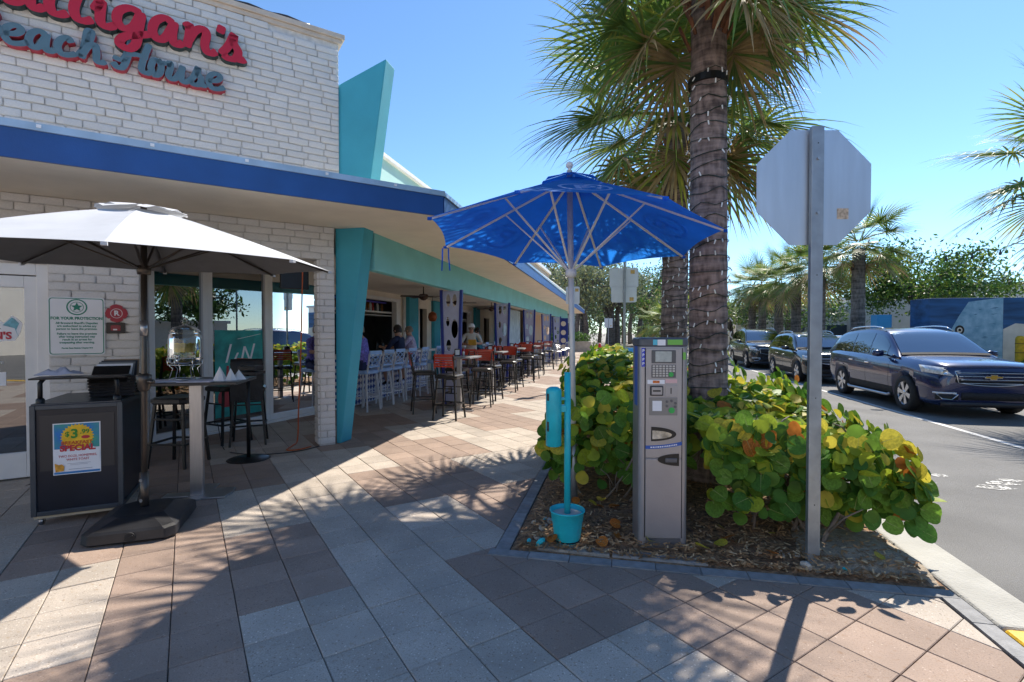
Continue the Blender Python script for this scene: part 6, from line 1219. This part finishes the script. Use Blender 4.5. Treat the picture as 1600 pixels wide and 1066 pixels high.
# ------------------------------------------------------------------ trees and the far end of the street
def tree(label, x, y, h, rad, seed, mats, n=5200, trunks=1, leaf=.16, zmin=.32, group=None, name='street_tree'):
    rd = random.Random(seed); t = thing(name, label, 'tree', (x, y, -.12), 0, group); cl = []
    m = MB()
    for k in range(trunks):
        bx, by = (rd.uniform(-.35, .35) * rad * .5, rd.uniform(-.3, .3) * rad * .5) if trunks > 1 else (0, 0)
        top = Vector((bx + rd.uniform(-.3, .3), by + rd.uniform(-.3, .3), h * .5)); r0 = .05 * h / (1 + .35 * (trunks > 1)); m.tube(cr([(bx, by, 0), (bx + rd.uniform(-.15, .15), by, h * .22), tuple(top)], 4), [r0 * (1 - .06 * i) for i in range(9)], 8)
        for b in range(7):
            a = rd.uniform(0, 6.28); e = top + Vector((math.cos(a) * rad * rd.uniform(.3, .8), math.sin(a) * rad * rd.uniform(.3, .8), h * rd.uniform(.05, .38))); q = top.lerp(e, .5) + Vector((0, 0, .12 * h * rd.random())); m.tube(cr([top - Vector((0, 0, h * .15 * rd.random())), q, e], 3), [r0 * .5 * (1 - .12 * i) for i in range(7)], 6); cl.append(e)
    m.build('trunk', BARK2, t, smooth=True)
    for k in range(26):
        a = rd.uniform(0, 6.28); u = rd.random() ** .5; cl.append(Vector((math.cos(a) * rad * u * .86, math.sin(a) * rad * u * .86, h * (zmin + .12 + (.84 - zmin) * rd.random() * math.sqrt(max(.05, 1 - .75 * u * u))))))
    for q, mt in enumerate(mats):
        m = MB()
        for k in range(n // len(mats)):
            c = rd.choice(cl); cr_ = rad * .27; d = Vector((rd.gauss(0, .5), rd.gauss(0, .5), rd.gauss(0, .38))) * cr_ + c; s_ = leaf * rd.uniform(.6, 1.3); nv = Vector((rd.gauss(0, 1), rd.gauss(0, 1), rd.gauss(.5, .8))).normalized(); x_ = nv.orthogonal().normalized(); x_ = Matrix.Rotation(rd.uniform(0, 6.28), 3, nv) @ x_; y_ = nv.cross(x_)
            m.add([d - x_ * s_ * .5, d - y_ * s_ * .22, d + x_ * s_ * .55, d + y_ * s_ * .22], [(0, 1, 2, 3)])
        tag(m.build('crown', mt, t), kind='stuff')
    return t
LG = M('tree_green', (.085, .18, .03), .5, var=.4, vs=1.5, trans=.35); LG2 = M('tree_lime', (.2, .28, .04), .5, var=.35, vs=1.5, trans=.4); LB = M('tree_greyblue', (.15, .19, .12), .55, var=.35, vs=1.2, trans=.3); LB2 = M('tree_olive', (.24, .25, .1), .55, var=.35, vs=1.2, trans=.35); LD = M('tree_dark', (.035, .075, .02), .5, var=.4, vs=1.5, trans=.3)
tree('broad bright green tree behind the mural wall across the street', 15.0, 29.5, 6.3, 3.9, 61, [LG, LG2, LG, LD], 15000, leaf=.19)
tree('green tree beyond the row of palms across the street', 11.9, 40, 5.2, 3.6, 62, [LG, LB], 4500, leaf=.26)
tree('small rounded tree behind the waiting off-roader', 10.2, 50, 5.0, 3.4, 63, [LB2, LG2], 4000, leaf=.28)
gt = 'trees at the far end of the street'
for k, (X, Y, h, rd_, tk, ms) in enumerate([(-3.6, 46, 8.2, 4.0, 3, [LB, LB2]), (-.8, 52, 9.4, 4.6, 3, [LB, LB2]), (3.0, 58, 9.6, 4.8, 2, [LB, LG]), (4.6, 47, 6.2, 3.0, 2, [LG, LB2]), (-6.5, 55, 11, 5, 3, [LB2, LB]), (7.5, 66, 9, 5, 2, [LG, LB]), (1.0, 72, 10, 6, 2, [LD, LG])]):
    tree(['grey-green tree with several trunks at the end of the bar building', 'tall grey-green tree behind the twin blank signs', 'wide grey-green tree between the twin signs and the lit palms', 'lower bright green tree beside the far sidewalk', 'tallest olive-green tree behind the bar building', 'large green tree beyond the far sidewalk on the street side', 'dark green tree closing off the far sidewalk'][k], X, Y, h, rd_, 70 + k, ms, 5600, tk, leaf=.3, zmin=.28, group=gt)
for k, (X, Y) in enumerate(((3.4, 30), (2.9, 36))):
    palm(['small palm beside the far sidewalk, nearer the signs', 'small palm beside the far sidewalk, farther from the signs'][k], X, Y, 2.0, .13, 90 + k, near=False, scale=1.2)
for k, (X, Y) in enumerate(((-3, 80), (4, 84), (10, 78), (-9, 78))):
    tree(['bushy tree at the end of the far sidewalk by the cream building', 'bushy tree at the very end of the far sidewalk', 'bushy tree at the end of the street', 'bushy tree behind the cream columns'][k], X, Y, 7, 5.5, 240 + k, [LG, LB], 3600, 1, leaf=.4, zmin=.0, group=gt)
# planters, hydrant, signs on the far sidewalk
op = thing('flower_pot', 'orange flower pot with a green plant on the far sidewalk', 'planter', (-.72, 21.5, 0)); m = MB(); m.lathe([(0, 0), (.17, 0), (.24, .3), (.27, .31), (.27, .36), (.23, .36), (.22, .3), (0, .3)], 22); m.build('pot', M('terracotta', (.6, .12, .03), .6, var=.1, vs=9), op, smooth=True)
def tuft(par, z0, n, r, h, mt, seed, nm='foliage'):
    rd = random.Random(seed); m = MB()
    for k in range(n): a = rd.uniform(0, 6.28); u = rd.random() ** .5 * r; d = Vector((u * math.cos(a), u * math.sin(a), z0 + h * rd.random() * (1 - .5 * u / r))); s_ = rd.uniform(.05, .12); nv = Vector((rd.gauss(0, 1), rd.gauss(0, 1), 1)).normalized(); x_ = nv.orthogonal().normalized(); y_ = nv.cross(x_); m.add([d - x_ * s_, d - y_ * s_ * .5, d + x_ * s_, d + y_ * s_ * .5], [(0, 1, 2, 3)])
    return tag(m.build(nm, mt, par), kind='stuff')
tuft(op, .3, 260, .3, .4, LG, 5)
for k, (X, Y, lab) in enumerate(((-3.1, 40, 'pale concrete planter box with shrubs past the bar building'), (-5.2, 43, 'pale concrete planter box under the multi-trunk tree'))):
    pl_ = thing('planter_box', lab, 'planter', (X, Y, 0)); m = MB(); m.box(0, 0, .4, 2.0, 1.0, .8); m.build('box', CONC, pl_, bevel=.03); tuft(pl_, .8, 700, .9, .9, LG, 8 + k)
fh = thing('fire_hydrant', 'small red fire hydrant near the far planter boxes', 'hydrant', (-1.5, 41, 0)); m = MB(); m.lathe([(.14, 0), (.14, .05), (.1, .06), (.1, .45), (.13, .46), (.13, .5), (.1, .56), (.04, .63), (0, .64)], 16); m.build('barrel', RED, fh, smooth=True); m = MB(); m.tube([(-.17, 0, .36), (.17, 0, .36)], .05, 10); m.build('outlets', RED, fh, smooth=True)
bw = thing('blue_bench', 'bright blue low bench beside the orange flower pot', 'bench', (.6, 21.0, 0)); m = MB(); m.box(0, 0, .42, 1.3, .45, .07); m.build('seat', M('bench_blue', (.06, .4, .7), .4), bw, bevel=.01)
for s_ in (-.55, .55): m = MB(); m.box(s_, 0, .195, .08, .4, .39); m.build('leg', M('bench_blue', (.06, .4, .7), .4), bw)
m = MB(); m.box(0, .24, .68, 1.3, .05, .4); m.build('backrest', M('bench_blue', (.06, .4, .7), .4), bw, bevel=.01)
def signpost(label, x, y, h, plates, w=.05, mt=GALV, rz=R(6)):
    t = thing('sign_post', label, 'sign', (x, y, 0), rz); m = MB(); m.box(0, 0, h / 2, w, w * .7, h); m.build('post', mt, t)
    for cx, cz, ww, hh in plates:
        m = MB(); m.prism([(a + cx, b + cz) for a, b in [(p[0], p[1]) for p in rpoly(ww / 2, hh / 2, .035, 4)]], .03, .034, lambda a, b, c_: (a, c_, b)); p_ = m.build('plate', M('plate_white_back', (.66, .7, .75), .45, .3, var=.05, vs=6), t); 
        m = MB(); m.box(cx + ww * .3, .0285, cz + (hh * .3 if cz > 2.4 else -hh * .3), .09, .002, .08); m.build('yellow_sticker', M('tan_yellow', (.6, .38, .12), .6, var=.4, vs=60), p_)
    return t
signpost('twin blank sign backs stacked on one post at the hedge end', .12, 11.27, 3.1, [(-.01, 2.72, .62, .42), (-.01, 2.36, .55, .36)])
signpost('narrow blank sign back on a dark post by the canopy edge', -1.22, 13.3, 2.95, [(.03, 2.5, .36, .46)], .07, BLACK)
signpost('small white sign on a thin post far down the sidewalk', -.75, 38, 2.6, [(0, 2.2, .6, .7)])
# buildings far behind
def block(label, x0, x1, y0, y1, h, wall, roofm, wins=(), over=.3, name='far_building'):
    t = thing(name, label, 'building', ((x0 + x1) / 2, (y0 + y1) / 2, -.12)); a, b = (x1 - x0) / 2, (y1 - y0) / 2; m = MB(); m.box(0, 0, h / 2, 2 * a, 2 * b, h); m.build('wall', wall, t); m = MB(); m.box(0, 0, h + .1, 2 * a + over, 2 * b + over, .2); m.build('roof', roofm, t)
    for x, z, ww, hh in wins:
        m = MB(); m.box(x, -b - .02, z, ww, .06, hh); f = m.build('window', WHITE, t); m = MB(); m.box(x, -b - .055, z, ww - .16, .02, hh - .16); m.build('pane', M('far_pane', (.05, .07, .09), .1), f)
OFFW = M('offwhite_wall', (.66, .62, .55), .85, var=.06, vs=1); GRF = M('grey_roof', (.4, .42, .43), .7, var=.1, vs=2)
block('tan building rising behind the bar canopy', -12, -5.2, 26, 38, 6.0, M('tan_wall', (.6, .45, .33), .85, var=.06, vs=1), WHITE, [(2.2, 4.6, 1.2, 1.2)])
block('cream building with columns behind the multi-trunk trees', -16, -4.6, 60, 72, 9, OFFW, WHITE, [(x, z, 1.2, 1.6) for x in (-4, -1, 2, 4.6) for z in (2, 5, 7.5)])
block('low white shop with pale metal roof behind the palm row', 11.5, 24, 44, 54, 3.4, OFFW, M('pale_metal_roof', (.68, .7, .72), .4, .3), [(-4, 1.6, 1.6, 1.4), (-1, 1.6, 1.6, 1.4), (2, 1.6, 1.6, 1.4)])
block('low cream building behind the bright green tree', 17.5, 34, 33, 46, 4.2, OFFW, GRF, [(-5, 1.9, 1.8, 1.4), (-1.5, 1.9, 1.8, 1.4)])
block('small shop with blue awning beyond the palm row', 10.8, 13.5, 56, 62, 3.6, OFFW, M('blue_awning', (.05, .3, .55), .6))
block('pale building at the very end of the street', 4, 40, 95, 110, 6, OFFW, GRF, [(x, 3, 1.6, 1.6) for x in range(-14, 15, 4)])
for k, (X, Y) in enumerate(((20, 62),)): tree('dark tree behind the low white shop', X, Y, 6.5, 4.5, 200 + k, [LD, LG], 2600, leaf=.4)
# painted container with a sea mural
mu = thing('mural_container', 'tall blue painted container with a pale sea creature mural and eye', 'container', (12.35, 20.4, -.12), R(4))
m = MB(); m.box(0, .6, 1.42, 3.3, 1.1, 2.84); m.build('box', M('deep_blue_paint', (.02, .09, .22), .6, var=.5, vs=2.5, stretch=(.3, 1, 2.2)), mu, bevel=.01)
fx = lambda a, b, c_: (a, .045 - c_, b)
m = MB(); m.prism([(-1.64, .0), (-1.64, .9), (-1.1, 1.5), (-.75, 2.2), (-.45, 2.7), (.5, 2.83), (.62, 2.83), (.62, .0)], 0, .004, fx); m.build('pale_creature', M('mural_paleblue', (.36, .55, .66), .65, var=.35, vs=5, col2=(.16, .34, .46)), mu)
m = MB(); m.prism([(.63, .0), (.63, 1.75), (1.0, 1.95), (1.65, 1.9), (1.65, .0)], 0, .004, fx); m.build('sand_band', M('mural_sand', (.66, .62, .54), .65, var=.12, vs=3), mu)
m = MB(); m.prism([(.85, .0), (1.0, .55), (1.35, .75), (1.65, .95), (1.65, .0)], 0, .008, fx); m.build('orange_shape', M('mural_orange', (.62, .17, .02), .6, var=.4, vs=6), mu)
for r_, c_, mt in ((.15, .006, BLACK), (.085, .01, CREAM), (.045, .014, BLACK)):
    m = MB(); m.prism([(-.72 + r_ * math.cos(k * .4488), 1.72 + r_ * 1.1 * math.sin(k * .4488)) for k in range(14)], 0, c_, fx); m.build('eye_ring', mt, mu)
m = MB(); rd = random.Random(8)
for k in range(34):
    a = rd.uniform(-.5, .5); x_, z_ = rd.uniform(-.5, .5), rd.uniform(.6, 2.5); w_ = rd.uniform(.06, .16); m.prism([(x_, z_), (x_ + w_, z_ + .05 * math.sin(a)), (x_ + w_ * 2, z_ + .06 * a), (x_ + w_, z_ - .018)], 0, .0055, fx)
m.build('brush_marks', M('mural_ink', (.05, .16, .26), .6), mu)
bl = thing('bollard', 'yellow safety bollard in front of the mural container', 'bollard', (13.0, 19.75, -.12)); m = MB(); m.lathe([(.13, 0), (.13, 1.4), (.12, 1.47), (.07, 1.52), (0, 1.53)], 18); m.build('sleeve', YELLOW, bl, smooth=True)
for z in (.95, 1.25): m = MB(); m.lathe([(.132, z), (.132, z + .04)], 18); m.build('band', M('band_dark', (.3, .16, .01), .6), bl)
hb = thing('clipped_bush', 'small clipped green bush beside the yellow bollard', 'shrub', (13.3, 19.0, -.12)); tuft(hb, .1, 900, .8, 1.0, LG2, 3)
bx_ = thing('utility_cabinet', 'small bright blue cabinet left of the mural container', 'cabinet', (9.75, 21.6, -.12)); m = MB(); m.box(0, 0, 1.15, .5, .5, 2.3); m.build('case', M('cab_blue', (.04, .32, .6), .5), bx_, bevel=.02); m = MB(); m.box(0, -.255, 1.2, .4, .02, 1.9); m.build('door', M('cab_blue', (.04, .32, .6), .5), bx_, bevel=.005)
# festoon lights strung across
fl = thing('festoon_lights', 'black festoon cable with hanging bulbs strung above the mural container', 'string lights', (0, 0, 0)); A, B = Vector((8.9, 26.5, 4.55)), Vector((16.5, 17.5, 5.2)); pts = [A.lerp(B, k / 60) + Vector((0, 0, -.8 * 4 * (k / 60) * (1 - k / 60) * .5 + .07 * math.sin(k * 1.4))) for k in range(61)]
m = MB(); m.tube(pts, .014, 5); m.build('cable', BLACK, fl)
for k in range(3, 60, 4): m = MB(); p = pts[k]; m.lathe([(0, -.2), (.04, -.18), (.05, -.13), (.025, -.08), (.025, 0), (0, 0)], 8, tuple(p)); m.build('bulb', DKPL, fl, smooth=True)
for p in (A, B): m = MB(); m.tube([(p.x, p.y, -.12), (p.x, p.y, p.z + .1)], .05, 8); m.build('pole', GALV, fl)

# unseen pale buildings added to bounce light into the shade and mirror in glass
block('unseen pale building added behind the camera to bounce light', -22, 1, -24, -15, 7.5, OFFW, WHITE, name='unseen_building')
block('pale building on the far corner behind the photographer', 3, 26, -44, -32, 8, OFFW, GRF, [(x, 4, 1.8, 1.8) for x in range(-9, 10, 3)], name='unseen_building')
block('pale one storey shop across the road from the plaza', 15, 30, -16, 6, 4.5, OFFW, GRF, name='unseen_building')
block('long white wall across the road opposite the angled windows', 21, 24, 7, 19, 2.2, WHITE, WHITE, name='roadside_wall')
for k, (X, Y) in enumerate(((13.2, 3), (13.0, -6), (14.5, 11.5), (16.5, 8), (17.5, 16))): tree(['leafy street tree beside the shop across the road', 'leafy street tree across the road from the plaza', 'leafy tree across the road opposite the angled windows', 'leafy tree in front of the white wall nearer the shop', 'leafy tree in front of the far end of the white wall'][k], X, Y, 5.5, 2.6, 300 + k, [LG, LD], 2600, leaf=.3)
